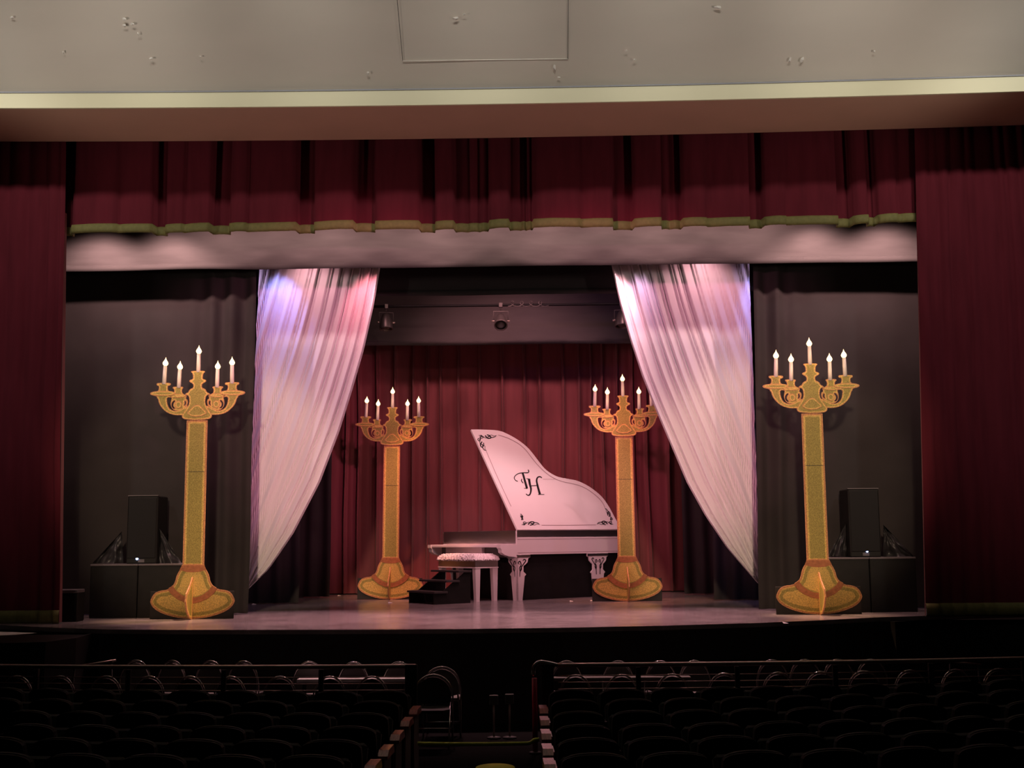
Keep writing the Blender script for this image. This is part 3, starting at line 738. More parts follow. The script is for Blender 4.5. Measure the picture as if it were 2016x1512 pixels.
# legs: shaped boards folded round each corner, with black scrollwork
def leg_profile():
    h0 = zrim0
    pr = [(.0, h0), (.33, h0), (.33, h0 - .06), (.285, h0 - .075), (.265, h0 - .15), (.21, h0 - .195), (.165, h0 - .22), (.16, h0 - .33), (.23, h0 - .385), (.19, h0 - .42), (.18, h0 - .5), (.13, 0), (0, 0)]
    return pr
LP = leg_profile()
def leg_at(x0, y0, sx, sy, nm='leg'):
    r_ = thing_part(nm)
    return r_
def ribbon(mb, P, wds, to, off):
    """flat inked stroke through points P with widths, lifted off the surface"""
    n = len(P); vs = []; fs = []
    for i in range(n):
        a = P[max(0, i - 1)]; b_ = P[min(n - 1, i + 1)]; dx, dy = b_[0] - a[0], b_[1] - a[1]; l = math.hypot(dx, dy) or 1
        w_ = (wds[i] if isinstance(wds, (list, tuple)) else wds) / 2
        for s in (1, -1): vs.append(tuple(to(P[i][0] - dy / l * w_ * s, P[i][1] + dx / l * w_ * s, off)))
    for i in range(n - 1): fs.append((2 * i, 2 * i + 1, 2 * i + 3, 2 * i + 2))
    mb.add(vs, fs)
def csp(P, n=6):
    out = []
    for i in range(len(P) - 1):
        p0 = P[max(0, i - 1)]; p1 = P[i]; p2 = P[i + 1]; p3 = P[min(len(P) - 1, i + 2)]
        for j in range(n):
            t = j / n
            out.append(tuple(.5 * ((2 * p1[q]) + (-p0[q] + p2[q]) * t + (2 * p0[q] - 5 * p1[q] + 4 * p2[q] - p3[q]) * t * t + (-p0[q] + 3 * p1[q] - 3 * p2[q] + p3[q]) * t ** 3) for q in range(len(p1))))
    out.append(tuple(P[-1])); return out
SCR = [[(.05, -.33), (.04, -.26), (.07, -.2), (.05, -.13), (.02, -.16), (.045, -.19)], [(.05, -.33), (.07, -.25), (.12, -.17), (.15, -.12), (.12, -.095), (.10, -.125)], [(.045, -.43), (.05, -.33), (.075, -.28), (.065, -.22)]]
def pleg(x0, y0, dx, dy, par):
    lg = bpy.data.objects.new
    b = MB()
    # board along the long side, and board along the front
    full = LP if dx > 0 else [(-x, z) for x, z in LP][::-1]
    b.prism(full, 0, .03)
    ful2 = LP if dy > 0 else [(-x, z) for x, z in LP][::-1]
    k0 = len(b.v)
    b2 = MB(); b2.prism(ful2, 0, .03)
    b.add([(y, x, z) for x, y, z in b2.v], [f[::-1] for f in b2.f])
    o = b.build('leg', M['pwhite'], par, loc=(x0, y0, 0))
    i_ = MB()
    for st_ in SCR:
        P = csp([(x * 1.45, zrim0 + z) for x, z in st_]); wd = [.012 + .012 * math.sin(math.pi * q / (len(P) - 1)) for q in range(len(P))]
        ribbon(i_, [(dx * p[0], p[1]) for p in P], wd, lambda a, c, off: (a, -.004, c), 0)
        ribbon(i_, [(dy * p[0], p[1]) for p in P], wd, lambda a, c, off: (-.004, a, c), 0)
    i_.build('scrollwork', M['ink'], o)
    cp = MB(); cp.box(min(0, dx * .33), max(0, dx * .33), -.01, .0, zrim0 - .055, zrim0 - .005)
    cp.box(-.01, 0, min(0, dy * .33), max(0, dy * .33), zrim0 - .055, zrim0 - .005)
    cp.build('leg_cap', M['mirror'], o)
    return o
pleg(.0, .0, 1, 1, piano)
# second leg along the long side is a full mirrored board
full = [(x * .85, z) for x, z in LP[1:-1]]; full = full + [(-x, z) for x, z in full[::-1]]
xleg = edge_len(1176)
b = MB(); b.prism([(x, z) for x, z in full], 0, .03); lg = b.build('leg', M['pwhite'], piano, loc=(xleg, 0, 0))
i_ = MB()
for st_ in SCR:
    P = csp([(x, zrim0 + z) for x, z in st_])
    for sg in (1, -1): ribbon(i_, [(sg * p[0] * 1.1, p[1]) for p in P], .02, lambda a, c, off: (a, -.004, c), 0)
i_.build('scrollwork', M['ink'], lg)
cp = MB(); cp.box(-.28, .28, -.01, 0, zrim0 - .055, zrim0 - .005); cp.build('leg_cap', M['mirror'], lg)
b = MB(); b.prism([(x, z) for x, z in full], 0, .03); b.build('leg', M['pwhite'], piano, loc=(.3, W - .1, 0))
# black skirt boards under the body
b = MB(); b.box(.10, PLn * .98, .12, .15, 0.002, zrim0 - .002); b.box(.07, .10, .12, W * .9, 0.002, zrim0 - .002)
b.build('skirt', M['matte'], piano, label='black board closing the space under the body')
# lid: traced on the inclined plane through the hinge edge
Pl0 = Vector((A.x, A.y, zl)); e1 = SD; e2 = (FD * la + Vector((0, 0, lb))).normalized(); LN = e1.cross(e2).normalized()
if LN.y > 0: LN = -LN
def onlid(px, py, off=0.0):
    d = ray(px, py); P = Pl0 + LN * off; t = (P - CO).dot(LN) / d.dot(LN); return CO + d * t
def lz(xz, yz): return (900 + xz / 5.93, 830 + yz / 5.93)
top = [(163, 92), (300, 93), (480, 105), (600, 150), (720, 220), (820, 300), (885, 375), (950, 460), (1020, 545), (1090, 600), (1180, 645), (1290, 668), (1400, 690), (1520, 745), (1620, 815), (1700, 890), (1770, 990), (1830, 1100), (1870, 1175), (1895, 1235), (1900, 1256)]
lo = csp(top, 4) + [(705, 1262)]
ring = [onlid(*lz(x, y)) - A for x, y in lo]
Rinv = Matrix.Rotation(-TH, 3, 'Z')
def loc(P): return tuple(Rinv @ (Vector(P) - A))
n = len(lo); vs = [loc(onlid(*lz(x, y), .0)) for x, y in lo] + [loc(onlid(*lz(x, y), .0) - LN * .04) for x, y in lo]
b = MB(); b.add(vs, [tuple(range(n)), tuple(range(2 * n - 1, n - 1, -1))] + [(i, i + n, (i + 1) % n + n, (i + 1) % n) for i in range(n)])
lid = b.build('lid', M['pwhite'], piano)
def lidto(x, y, off): return loc(onlid(*lz(x, y), off))
b = MB()
brd = csp([(480, 155), (600, 195), (720, 260), (800, 330), (870, 420), (950, 515), (1040, 600), (1120, 655), (1230, 700), (1400, 738), (1520, 790), (1640, 880), (1700, 950), (1725, 1005)], 4)
ribbon(b, brd, 6, lidto, .004); ribbon(b, [(340, 345), (440, 580), (540, 800), (630, 990)], 6, lidto, .004); ribbon(b, [(985, 1210), (1300, 1210), (1620, 1205)], 6, lidto, .004)
ribbon(b, [(1000, 672), (1140, 674)], 3, lidto, .004)
b.build('border_line', M['line'], lid)
b = MB()
def stroke(P, w0, w1=None, m=5):
    P = csp(P, m); w1 = w0 if w1 is None else w1
    ribbon(b, P, [w0 + (w1 - w0) * i / (len(P) - 1) for i in range(len(P))], lidto, .005)
stroke([(828, 562), (836, 580), (825, 596), (770, 597), (720, 605), (680, 630), (667, 660), (682, 685), (708, 697)], 11, 8)
stroke([(765, 600), (785, 670), (803, 735), (815, 780)], 22, 26)
stroke([(780, 776), (822, 782)], 5)
stroke([(757, 668), (750, 690), (772, 718)], 10)
stroke([(838, 668), (850, 735), (862, 790), (852, 845), (828, 860), (803, 842)], 28, 8)
stroke([(810, 664), (846, 670)], 6)
stroke([(862, 750), (940, 744)], 8)
stroke([(990, 658), (968, 643), (940, 652), (928, 690), (942, 760), (966, 848)], 9, 26)
stroke([(945, 850), (1018, 850)], 6)
b.build('monogram', M['ink'], lid, label='black script letters TH')
def flourish(p0, p1, nrm_):
    """curling vine between two points of the lid"""
    global b
    b = MB(); dx, dy = p1[0] - p0[0], p1[1] - p0[1]
    def q(t, o): return (p0[0] + dx * t + nrm_[0] * o, p0[1] + dy * t + nrm_[1] * o)
    stroke([q(0, 0), q(.2, 12), q(.4, 30), q(.55, 10), q(.7, -4), q(.85, 8), q(1, 2)], 7, 4)
    stroke([q(.1, -4), q(.25, 22), q(.12, 34), q(.08, 18), q(.2, 16)], 9, 6)
    stroke([q(.35, 2), q(.5, 34), q(.68, 30), q(.6, 12), q(.52, 22)], 14, 7)
    stroke([q(.45, -6), q(.6, 2), q(.72, 24), q(.9, 18), q(.96, 4)], 11, 5)
    return b
for p0, p1, nn in (((255, 160), (460, 160), (0, 1)), ((265, 175), (345, 340), (-1, .4)), ((755, 1205), (965, 1203), (0, -1)), ((752, 1150), (738, 1075), (.6, 0)), ((1820, 1198), (1630, 1198), (0, -1)), ((1800, 1165), (1722, 1010), (.7, -.3))):
    flourish(p0, p1, nn).build('corner_ornament', M['ink'], lid)
# ---------------- bench
NB = at(936, 1178, 22.75); NB = Vector((NB.x, 22.75, 0))
bench = thing('piano_bench', tuple(NB), 'white mirrored bench with fluffy white cushion in front of the keyboard', 'bench', rz=TH)
BW, BL = .50, 1.25; z1b = zof(1119, 22.75, 936)
for x, y in ((0, 0), (BW - .08, 0), (0, BL - .08), (BW - .08, BL - .08)):
    b = MB(); zt_ = z1b; b.hull([(x, y, zt_), (x + .12, y, zt_), (x, y + .1, zt_), (x + .12, y + .1, zt_), (x + .02, y, 0), (x + .10, y, 0), (x + .02, y + .08, 0), (x + .10, y + .08, 0)])
    b.build('leg', M['pwhite'], bench)
b = MB(); b.box(-.01, BW + .05, -.01, BL + .03, z1b, z1b + .02); b.build('lower_rail', M['pwhite'], bench)
b = MB(); b.box(0, BW + .04, 0, BL + .02, z1b + .021, z1b + .15); b.build('apron', M['mirror'], bench, label='mirrored apron')
cu = MB(); n = 30; r = random.Random(4)
def cushion(x0, x1, y0, y1, z0, z1, seed, nx=46, ny=70, am=.018):
    vs = []; fs = []
    def h(u, v): 
        e = min(u, 1 - u, v, 1 - v); return min(1, (e * 9)) ** .5
    for j in range(ny + 1):
        for i in range(nx + 1):
            u, v = i / nx, j / ny; k_ = h(u, v)
            vs.append((x0 + (x1 - x0) * u + random.uniform(-am, am) * .6, y0 + (y1 - y0) * v + random.uniform(-am, am) * .6, z0 + (z1 - z0) * k_ + random.uniform(-am, am) * .6))
    for j in range(ny):
        for i in range(nx): a = j * (nx + 1) + i; fs.append((a, a + 1, a + nx + 2, a + nx + 1))
    o = len(vs)
    for j in range(ny + 1):
        for i in range(nx + 1): 
            u, v = i / nx, j / ny; vs.append((x0 + (x1 - x0) * u, y0 + (y1 - y0) * v, z0 - .03 * h(u, v) + .01 - random.uniform(0, .03)))
    for j in range(ny):
        for i in range(nx): a = o + j * (nx + 1) + i; fs.append((a, a + nx + 1, a + nx + 2, a + 1))
    for i in range(nx):
        a = i; fs.append((a, o + a, o + a + 1, a + 1)); a = ny * (nx + 1) + i; fs.append((a + 1, o + a + 1, o + a, a))
    for j in range(ny):
        a = j * (nx + 1); fs.append((a + nx + 1, o + a + nx + 1, o + a, a)); a = j * (nx + 1) + nx; fs.append((a, o + a, o + a + nx + 1, a + nx + 1))
    return MB().add(vs, fs)
cushion(-.03, BW + .07, -.03, BL + .05, z1b + .165, z1b + .27, 3).build('cushion', M['fur'], bench, label='fluffy white fur cushion')
# ---------------- steps
SB = at(931, 1123, 22.35); SB = Vector((SB.x, 22.35, 0))
steps = thing('stage_steps', tuple(SB), 'small black open steps with three treads beside the bench', 'steps', rz=TH)
tz = [zof(1123, 22.35, 900), zof(1142, 22.3, 870), zof(1163, 22.3, 850)]
SW = .95
for i in range(3):
    x1 = -.03 - i * .27
    b = MB(); b.box(x1 - .3, x1, 0, SW, tz[i] - .035, tz[i], bev=.004); b.build('tread', M['tread'], steps)
for y in (.04, SW - .07):
    b = MB(); b.prism([(-.03, 0), (-.03, tz[0] - .036), (-.15, tz[0] - .036), (-.70, tz[2] - .036), (-.85, tz[2] - .036), (-.85, 0)], y, y + .03)
    b.build('stringer', M['matte'], steps)
for px in (873, 892):
    P = at(px, 1125, 22.9)
b = MB()
# ================================================================= SPEAKERS, RISERS
def speaker_set(pxl, pxr, pytop, pybase, boxl, boxm, boxr, boxbot, Y, side, ledpx):
    zb_ = zof(pybase, Y, (pxl + pxr) / 2); zt_ = zof(pytop, Y, (pxl + pxr) / 2)
    xl_, xr_ = xof(pxl, Y, pytop), xof(pxr, Y, pytop); xc = (xl_ + xr_) / 2
    for nm_, a, c, lb_ in (('near', boxl, boxm, 'left'), ('far', boxm, boxr, 'right')):
        x0, x1 = xof(a, Y, 1160), xof(c, Y, 1160)
        t = thing('black_riser', ((x0 + x1) / 2, Y + .34, 0), 'black box riser, %s one of the two under the %s speaker' % (lb_, side), 'riser', 'black risers under the speakers')
        w_ = (x1 - x0) / 2 - .006
        b = MB(); b.box(-w_, w_, -.34, .34, 0.001, zb_ - .03, bev=.01); b.build('box', M['matte'], t)
        b = MB(); b.box(-w_ - .004, w_ + .004, -.345, .345, zb_ - .03, zb_ - .002, bev=.004); b.build('lid', M['edgegrey'], t, label='greyish top board')
    t = thing('stage_speaker', (xc, Y + .32, zb_), 'tall black loudspeaker with a blue light on the %s risers' % side, 'speaker', 'loudspeakers at the sides')
    w_ = (xr_ - xl_) / 2; h_ = zt_ - zb_
    b = MB(); b.box(-w_, w_, -.22, .3, 0, h_, bev=.015); b.build('cabinet', M['matte'], t)
    b = MB(); b.box(-w_ + .02, w_ - .02, -.235, -.221, .09, h_ - .03, bev=.004); b.build('grille', M['grille'], t)
    b = MB(); b.box(-w_, w_, -.225, -.18, h_, h_ + .012); b.build('top_edge', M['edgegrey'], t)
    P = at(*ledpx, Y + .1); b = MB(); b.lathe([(.0, 0), (.018, .002), (.018, .01), (0, .012)], 12, Matrix.Rotation(math.pi / 2, 4, 'X')); b.build('indicator_light', M['led'], t, loc=(P.x - xc, -.222, P.z - zb_), label='small bright blue light')
    b = MB(); b.box(-.05, .05, -.2215, -.2205 + .001, .02, .07); b.build('badge', M['edgegrey'], t)
    return xc, w_, zb_
def wedge(pts, Y, label, name='gathered_cloth'):
    """crumpled dark cloth hanging from a speaker side down to the riser"""
    n, m = 22, 14; (ax, ay), (bx, by), (cx_, cy_) = pts; vs = []
    for j in range(m + 1):
        for i in range(n + 1):
            u, t = i / n, j / m
            px = ax + (bx + (cx_ - bx) * u - ax) * t; py = ay + (by + (cy_ - by) * u - ay) * t
            P = at(px, py, Y + .06 * math.sin(u * 9) * t + .12 * noise.noise(Vector((u * 5, t * 4, ax))))
            vs.append(tuple(P))
    fs = [(j * (n + 1) + i, j * (n + 1) + i + 1, (j + 1) * (n + 1) + i + 1, (j + 1) * (n + 1) + i) for j in range(m) for i in range(n)]
    return tag(MB().add(vs, fs, True).build(name, M['plastic']), label, 'cloth', 'crumpled cloths beside the speakers')
speaker_set(248, 308, 976, 1110, 176, 270, 357, 1213, 18.75, 'left', (270, 1100))
wedge([(240, 1046), (182, 1109), (243, 1109)], 19.0, 'crumpled dark cloth left of the left speaker')
wedge([(314, 1040), (314, 1109), (358, 1109)], 19.0, 'crumpled dark cloth right of the left speaker')
speaker_set(1672, 1733, 962, 1097, 1633, 1714, 1806, 1200, 18.75, 'right', (1707, 1085))
wedge([(1665, 1031), (1630, 1094), (1666, 1096)], 19.0, 'crumpled dark cloth left of the right speaker')
wedge([(1739, 1033), (1739, 1096), (1800, 1096)], 19.0, 'crumpled dark cloth right of the right speaker')
# floor monitor by the left curtain
Y = 18.0; x0, x1 = xof(95, Y, 1200), xof(166, Y + .3, 1200); zt_ = zof(1161, Y, 140)
t = thing('floor_monitor', ((x0 + x1) / 2, Y, 0), 'small grey topped floor monitor speaker half behind the left red curtain', 'speaker'); w_ = (x1 - x0) / 2
b = MB(); b.box(-w_, w_, 0, .3, 0.001, zt_ - .05, bev=.01); b.build('cabinet', M['matte'], t)
b = MB(); b.box(-w_, w_, -.01, .3, zt_ - .05, zt_, bev=.008); b.build('top_edge', M['edgegrey'], t, label='pale grey top edge')
b = MB(); b.box(-w_ + .03, w_ - .03, -.008, 0, .03, zt_ - .07); b.build('grille', M['grille'], t)
# ================================================================= SPOTLIGHTS ON THE PIPE
YP = 24.1
def bar(name, px0, px1, py, Y, r, label, cat, m):
    P0 = at(px0, py, Y); P1 = at(px1, py, Y); P0.z = P1.z = (P0.z + P1.z) / 2
    return tag(MB().tube([P0 + (P1 - P0) * i / 12 for i in range(13)], r, 10).build(name, m), label, cat), (P0.z)
_, zp = bar('lighting_pipe', 640, 1320, 601, YP, .028, 'black lighting pipe across the back of the stage', 'pipe', M['pipe'])
def fixture(px, rz, tilt, label):
    x = xof(px, YP, 630)
    t = thing('stage_spotlight', (x, YP, zp), label, 'spotlight', 'spotlights on the rear pipe', rz=rz)
    b = MB(); b.tube([(0, 0, .035), (0, 0, -.12)], .018, 8); b.box(-.04, .04, -.045, .045, -.05, .05, bev=.008); b.build('clamp', M['lamp'], t)
    y = MB(); y.tube([(-.15, 0, -.35), (-.15, 0, -.13), (.15, 0, -.13), (.15, 0, -.35)], .012, 6)
    y.build('yoke', M['lamp'], t)
    R = Matrix.Translation((0, 0, -.34)) @ Matrix.Rotation(tilt, 4, 'X')
    c = MB(); c.lathe([(.035, .2), (.075, .17), (.10, .10), (.125, .02), (.135, -.06), (.142, -.13), (.142, -.15), (.12, -.15), (.12, -.12)], 20, R); c.build('lamp_can', M['lamp'], t)
    l = MB(); l.lathe([(.119, -.125), (.06, -.14), (.002, -.145)], 18, R); l.build('lens', M['lens'], t)
    k_ = MB()
    for sx in (-1, 1): k_.tube([(sx * .13, 0, -.34), (sx * .19, 0, -.34)], .022, 8)
    k_.build('tilt_knob', M['steel'], t)
    return t
fixture(760, .3, -.15, 'leftmost spotlight on the rear pipe beside the left white drape')
fixture(986, 0, -.75, 'middle spotlight on the rear pipe with its round lens facing the hall')
fixture(1224, -.2, -.2, 'rightmost spotlight on the rear pipe half behind the right white drape')
# coil of cable
P = []
r = random.Random(2)
for i in range(70):
    t = i / 69; px = 1000 + 75 * t + 7 * math.sin(t * 26); py = 600 + 5 * math.cos(t * 26) - 2
    P.append(at(px, py, YP - .05 + .03 * math.sin(t * 40)))
tag(MB().tube(P, .008, 6).build('cable', M['lamp']), 'loose cable looped along the rear lighting pipe right of the middle spotlight', 'cable')
# small bits on the stage floor
bits = [(500, 1190, 'scrap of white tape by the left black curtain'), (668, 1173, 'scrap of paper at the foot of the maroon backdrop'), (768, 1187, 'white tape mark in front of the left rear candelabrum'), (1125, 1184, 'white tape mark in front of the piano, left of the pair'), (1165, 1183, 'white tape mark in front of the piano, right of the pair'), (1546, 1227, 'scrap of tape on the stage edge before the right candelabrum')]
for i, (px, py, lb_) in enumerate(bits):
    c = atz(px, py, .004); b = MB(); r = random.Random(i); s = .035
    b.add([(c.x - s, c.y - .05, .004), (c.x + s * r.uniform(.6, 1.4), c.y - .04, .004), (c.x + s, c.y + .06, .006), (c.x - s * r.uniform(.5, 1), c.y + .05, .02)], [(0, 1, 2, 3)])
    tag(b.build('floor_tape', M['paper']), lb_, 'tape')
c = [atz(px, py, -.055) for px, py in ((-20, 1243), (72, 1246), (30, 1249.5), (-20, 1252))]
b = MB(); b.add([tuple(p) for p in c] + [tuple(p - Vector((0, 0, .004))) for p in c], [(0, 1, 2, 3), (7, 6, 5, 4)] + [(i, i + 4, (i + 1) % 4 + 4, (i + 1) % 4) for i in range(4)])
tag(b.build('paper_sheet', M['paper']), 'white sheet of paper on the left side apron', 'paper')
# ================================================================= RAILINGS
def rail(pxs, py0, side):
    Yr = 13.9
    X0 = xof(pxs[0], Yr, 1310); X1 = xof(pxs[1], Yr, 1310)
    def yy(x): return Yr + max(0, abs(x - .3) - 1.5) ** 2 / 60
    zr = zof(1311, Yr, 900)
    t = thing('pit_railing', ((X0 + X1) / 2, Yr, zfl(Yr)), 'dark metal railing of the orchestra pit %s of the aisle' % side, 'railing', 'railings of the pit')
    O = Vector(t.location); n = 24
    pts = [Vector((X0 + (X1 - X0) * i / n, yy(X0 + (X1 - X0) * i / n), zr)) - O for i in range(n + 1)]
    if side == 'right':
        pre = [Vector((X0 - .04, Yr, zr - .12)) - O, Vector((X0 - .03, Yr, zr - .02)) - O, Vector((X0 + .03, Yr, zr + .035)) - O, Vector((X0 + .12, Yr, zr + .03)) - O]; pts = pts[1:]; pts[0].x += 0
        MB().tube(csp([tuple(p) for p in pre] + [tuple(Vector((X0 + .25, Yr, zr)) - O)], 5), .024, 10).build('rail_end', M['chrome'], t, label='bright curved rail end')
    MB().tube(pts, .026, 10).build('handrail', M['steel'], t)
    for k_ in range(3):
        MB().tube([p - Vector((0, 0, .12 + .075 * k_)) for p in pts], .006, 6).build('cable_line', M['steel'], t)
    x = X0 + .13 if side == 'right' else X1 - .05; sg = 1 if side == 'right' else -1; first = True
    while X0 - .01 < x < X1 + .01:
        b = MB(); y_ = yy(x); w2 = .07 if first else .028
        b.box(x - w2 - O.x, x + w2 - O.x, y_ - .03 - O.y, y_ + .03 - O.y, 0, zr - .03 - O.z + (.05 if first else 0), bev=.005); b.build('post', M['dark'], t)
        x += sg * (1.15 if not first else 1.05); first = False
rail((-60, 818), 1312, 'left'); rail((1056, 2080), 1308, 'right')
# red pole at the right end of the aisle gap
P = at(1053, 1400, 13.75); zz = zof(1335, 13.75, 1053)
t = thing('aisle_pole', (P.x, 13.75, zfl(13.75)), 'dark red pole standing at the end of the right railing', 'pole')
MB().tube([(0, 0, .0), (0, 0, zz - zfl(13.75))], .03, 12).build('pole', M['redpole'], t); MB().lathe([(.07, 0), (.07, .02), (.03, .03)], 14).build('base', M['dark'], t)
# slanting bars put in for bright lines at the sides of the pit
for a, c, Y, lb_ in (((138, 1314), (228, 1300), 15.2, 'slanting bright bar behind the left railing'), ((1864, 1302), (1932, 1309), 15.6, 'slanting bright bar behind the right railing')):
    p0, p1 = at(*a, Y), at(*c, Y); b = MB(); b.tube([p0, p1], .014, 8)
    t = thing('slanted_bar', tuple(p0), lb_, 'rail')
    o = b.build('bar', M['steel'], t); o.location = -Vector(t.location)
    b = MB(); b.tube([p0 + (p1 - p0) * .1, Vector((p0.x, Y, -1.234))], .014, 8); b.tube([p1 - (p1 - p0) * .1, Vector((p1.x, Y, -1.234))], .014, 8); o = b.build('support', M['dark'], t); o.location = -Vector(t.location)
# lime edged step and floor in the aisle
P0 = at(822, 1463, 12.2); P1 = at(1050, 1461, 12.2)
zz = P0.z
b = MB(); b.tube(csp([tuple(at(px, py, 11.6)) for px, py in ((822, 1464), (880, 1465), (950, 1465), (1020, 1464), (1042, 1463), (1052, 1457), (1062, 1456))], 5), .019, 8)
lime_z = at(900, 1465, 11.6).z
tag(b.build('lime_rope', M['lime']), 'lime green rope strung low across the aisle', 'rope')
b = MB(); c0 = atz(975, 1502, zfl(10) + .02)
b.lathe([(.0, 0), (.21, 0), (.21, .008), (.0, .010)], 28, Matrix.Translation((c0.x, c0.y, zfl(c0.y) + .004)) @ Matrix.Diagonal((1, 1.1, 1, 1)))
tag(b.build('floor_mat', M['lime']), 'round lime edged mat at the bottom of the aisle', 'mat')
b = MB(); xa0, xa1 = CX - 1.12, CX + .12
yy_ = [6.5, 7.3, 8.2, 9.06, 9.9]
b.add([(x, y, zfl(y) + .006) for y in yy_ for x in (xa0, xa1)], [(2 * i, 2 * i + 1, 2 * i + 3, 2 * i + 2) for i in range(len(yy_) - 1)])
tag(b.build('aisle_runner', M['blue']), 'dark blue carpet strip in the aisle between the seats', 'carpet')
# two small stands in the pit gap
for px, py, lb_ in ((972, 1378, 'left small square headed stand in the dark aisle gap'), (1003, 1376, 'right small square headed stand in the dark aisle gap')):
    Y = 14.8; P = at(px, py, Y)
    t = thing('small_stand', (P.x, Y, -1.234), lb_, 'stand', 'small stands in the pit')
    b = MB(); b.box(-.055, .055, -.02, .02, P.z + 1.234 - .06, P.z + 1.234 + .06, bev=.008); b.build('head', M['chairgrey'], t)
    MB().tube([(0, 0, 0), (0, 0, P.z + 1.234 - .06)], .012, 8).build('pole', M['steel'], t); MB().lathe([(.085, 0), (.085, .015), (.01, .03)], 16).build('base', M['dark'], t)
# ================================================================= FOLDING CHAIRS IN THE PIT
def make_chair(grey):
    t = thing('folding_chair', (0, 0, 0), '', 'chair', 'folding chairs in the pit')
    n = 20; hgt = .82
    def frame_pts():
        return [(-.23, 0, 0), (-.235, .0, .35), (-.235, .0, .56)] + [(-.235 * math.cos(a), -.02, .56 + .25 * math.sin(a)) for a in [math.pi * i / 14 for i in range(1, 14)]] + [(.235, 0, .56), (.235, 0, .35), (.23, 0, 0)]
    MB().tube(frame_pts(), .011, 8).build('frame', M['chrome'], t)
    pad = [(-.215, .50)] + [(-.215 * math.cos(a), .56 + .225 * math.sin(a)) for a in [math.pi * i / 12 for i in range(13)]] + [(.215, .50), (.1, .47), (-.1, .47)]
    b = MB(); b.prism(pad, -.03, .005); b.build('backrest', M['chairgrey'] if grey else M['chairpad'], t)
    b = MB(); st2 = [(-.2, .0), (.2, 0), (.22, .3), (.15, .4), (-.15, .4), (-.22, .3)]
    b.add([(x, y + .02, .45) for x, y in st2] + [(x, y + .02, .415) for x, y in st2], [tuple(range(6)), tuple(range(11, 5, -1))] + [(i, i + 6, (i + 1) % 6 + 6, (i + 1) % 6) for i in range(6)]); b.build('seat', M['chairgrey'] if grey else M['chairpad'], t)
    for sx in (-1, 1):
        MB().tube([(sx * .2, -.03, .5), (sx * .21, .38, 0)], .011, 8).build('leg', M['chrome'], t)
    MB().tube([(-.23, 0, .18), (.23, 0, .18)], .008, 6).build('crossbar', M['chrome'], t)
    return t
cp_ = {False: make_chair(False), True: make_chair(True)}; used = {False: False, True: False}
ordn = ['first', 'second', 'third', 'fourth', 'fifth', 'sixth', 'seventh', 'eighth', 'ninth', 'tenth', 'eleventh', 'twelfth', 'thirteenth', 'fourteenth', 'fifteenth', 'sixteenth', 'seventeenth', 'eighteenth']
def put_chair(px, Y, grey, label, rz=0, z=-1.234, zs=1, w=.84):
    src = cp_[grey]
    o = src if not used[grey] else dup(src); used[grey] = True
    o.location = (xof(px, Y, 1320), Y, z); o.rotation_euler = (0, 0, rz); o['label'] = label; o.scale = (w, w, zs)
def ztop(py, px, Y): return at(px, py, Y).z + 1.234
nl = [771, 640+0, 724, 550, 470, 400, 318, 230, 148, 66]
near_l = [733, 650, 552, 455, 375, 295, 210, 120, 35]; near_r = [1133, 1224, 1322, 1425, 1530, 1615, 1700, 1790, 1880, 1965]
for i, px in enumerate(near_l): put_chair(px, 14.3 + max(0, (700 - px)) * .0005, False, 'folding chair of the near pit row, %s to the left from the aisle' % ordn[i], .15 * random.uniform(-1, 1))
for i, px in enumerate(near_r): put_chair(px, 14.3 + max(0, (px - 1300)) * .0005, False, 'folding chair of the near pit row, %s to the right from the aisle' % ordn[i], .15 * random.uniform(-1, 1))
far_l = [785, 697, 608, 480, 415, 340, 268]; far_r = [1115, 1217, 1300, 1367, 1520, 1585, 1650, 1715]
YFc = 15.0
for i, px in enumerate(far_l): put_chair(px, YFc + max(0, (700 - px)) * .0005, i in (2, 4, 5, 6), 'folding chair against the stage front, %s to the left from the aisle' % ordn[i], .2 * random.uniform(-1, 1), zs=ztop(1300, px, YFc) / .83)
for i, px in enumerate(far_r): put_chair(px, YFc + max(0, px - 1300) * .0005, i in (1, 3), 'folding chair against the stage front, %s to the right from the aisle' % ordn[i], .2 * random.uniform(-1, 1), zs=ztop(1298, px, YFc) / .83)
put_chair(853, 14.42, False, 'folding chair alone in the aisle gap beside the left railing', math.pi, w=1, zs=1.0)
put_chair(870, 14.85, True, 'grey backed folding chair just behind the one in the aisle gap', 0, zs=1.06, w=1)
# low tables with white sheets behind the left railing
for x0p, x1p, py, Y, lb_ in ((585, 806, 1338, 14.76, 'long white topped table behind the left railing'), (1090, 1360, 1335, 14.76, 'long grey topped table behind the right railing')):
    x0, x1 = xof(x0p, Y, py), xof(x1p, Y, py); z = at((x0p + x1p) / 2, py, Y).z
    t = thing('pit_table', ((x0 + x1) / 2, Y, -1.234), lb_, 'table', 'tables in the pit'); hh = z + 1.234; w_ = (x1 - x0) / 2
    b = MB(); b.box(-w_, w_, -.03, .14, hh - .03, hh + .01, bev=.004); b.build('tabletop', M['paper'] if x0p < 900 else M['chairgrey'], t)
    for sx in (-1, 1): 
        for y_ in (0, .12): MB().tube([(sx * (w_ - .08), y_, 0), (sx * (w_ - .08), y_, hh - .03)], .014, 8).build('leg', M['dark'], t)
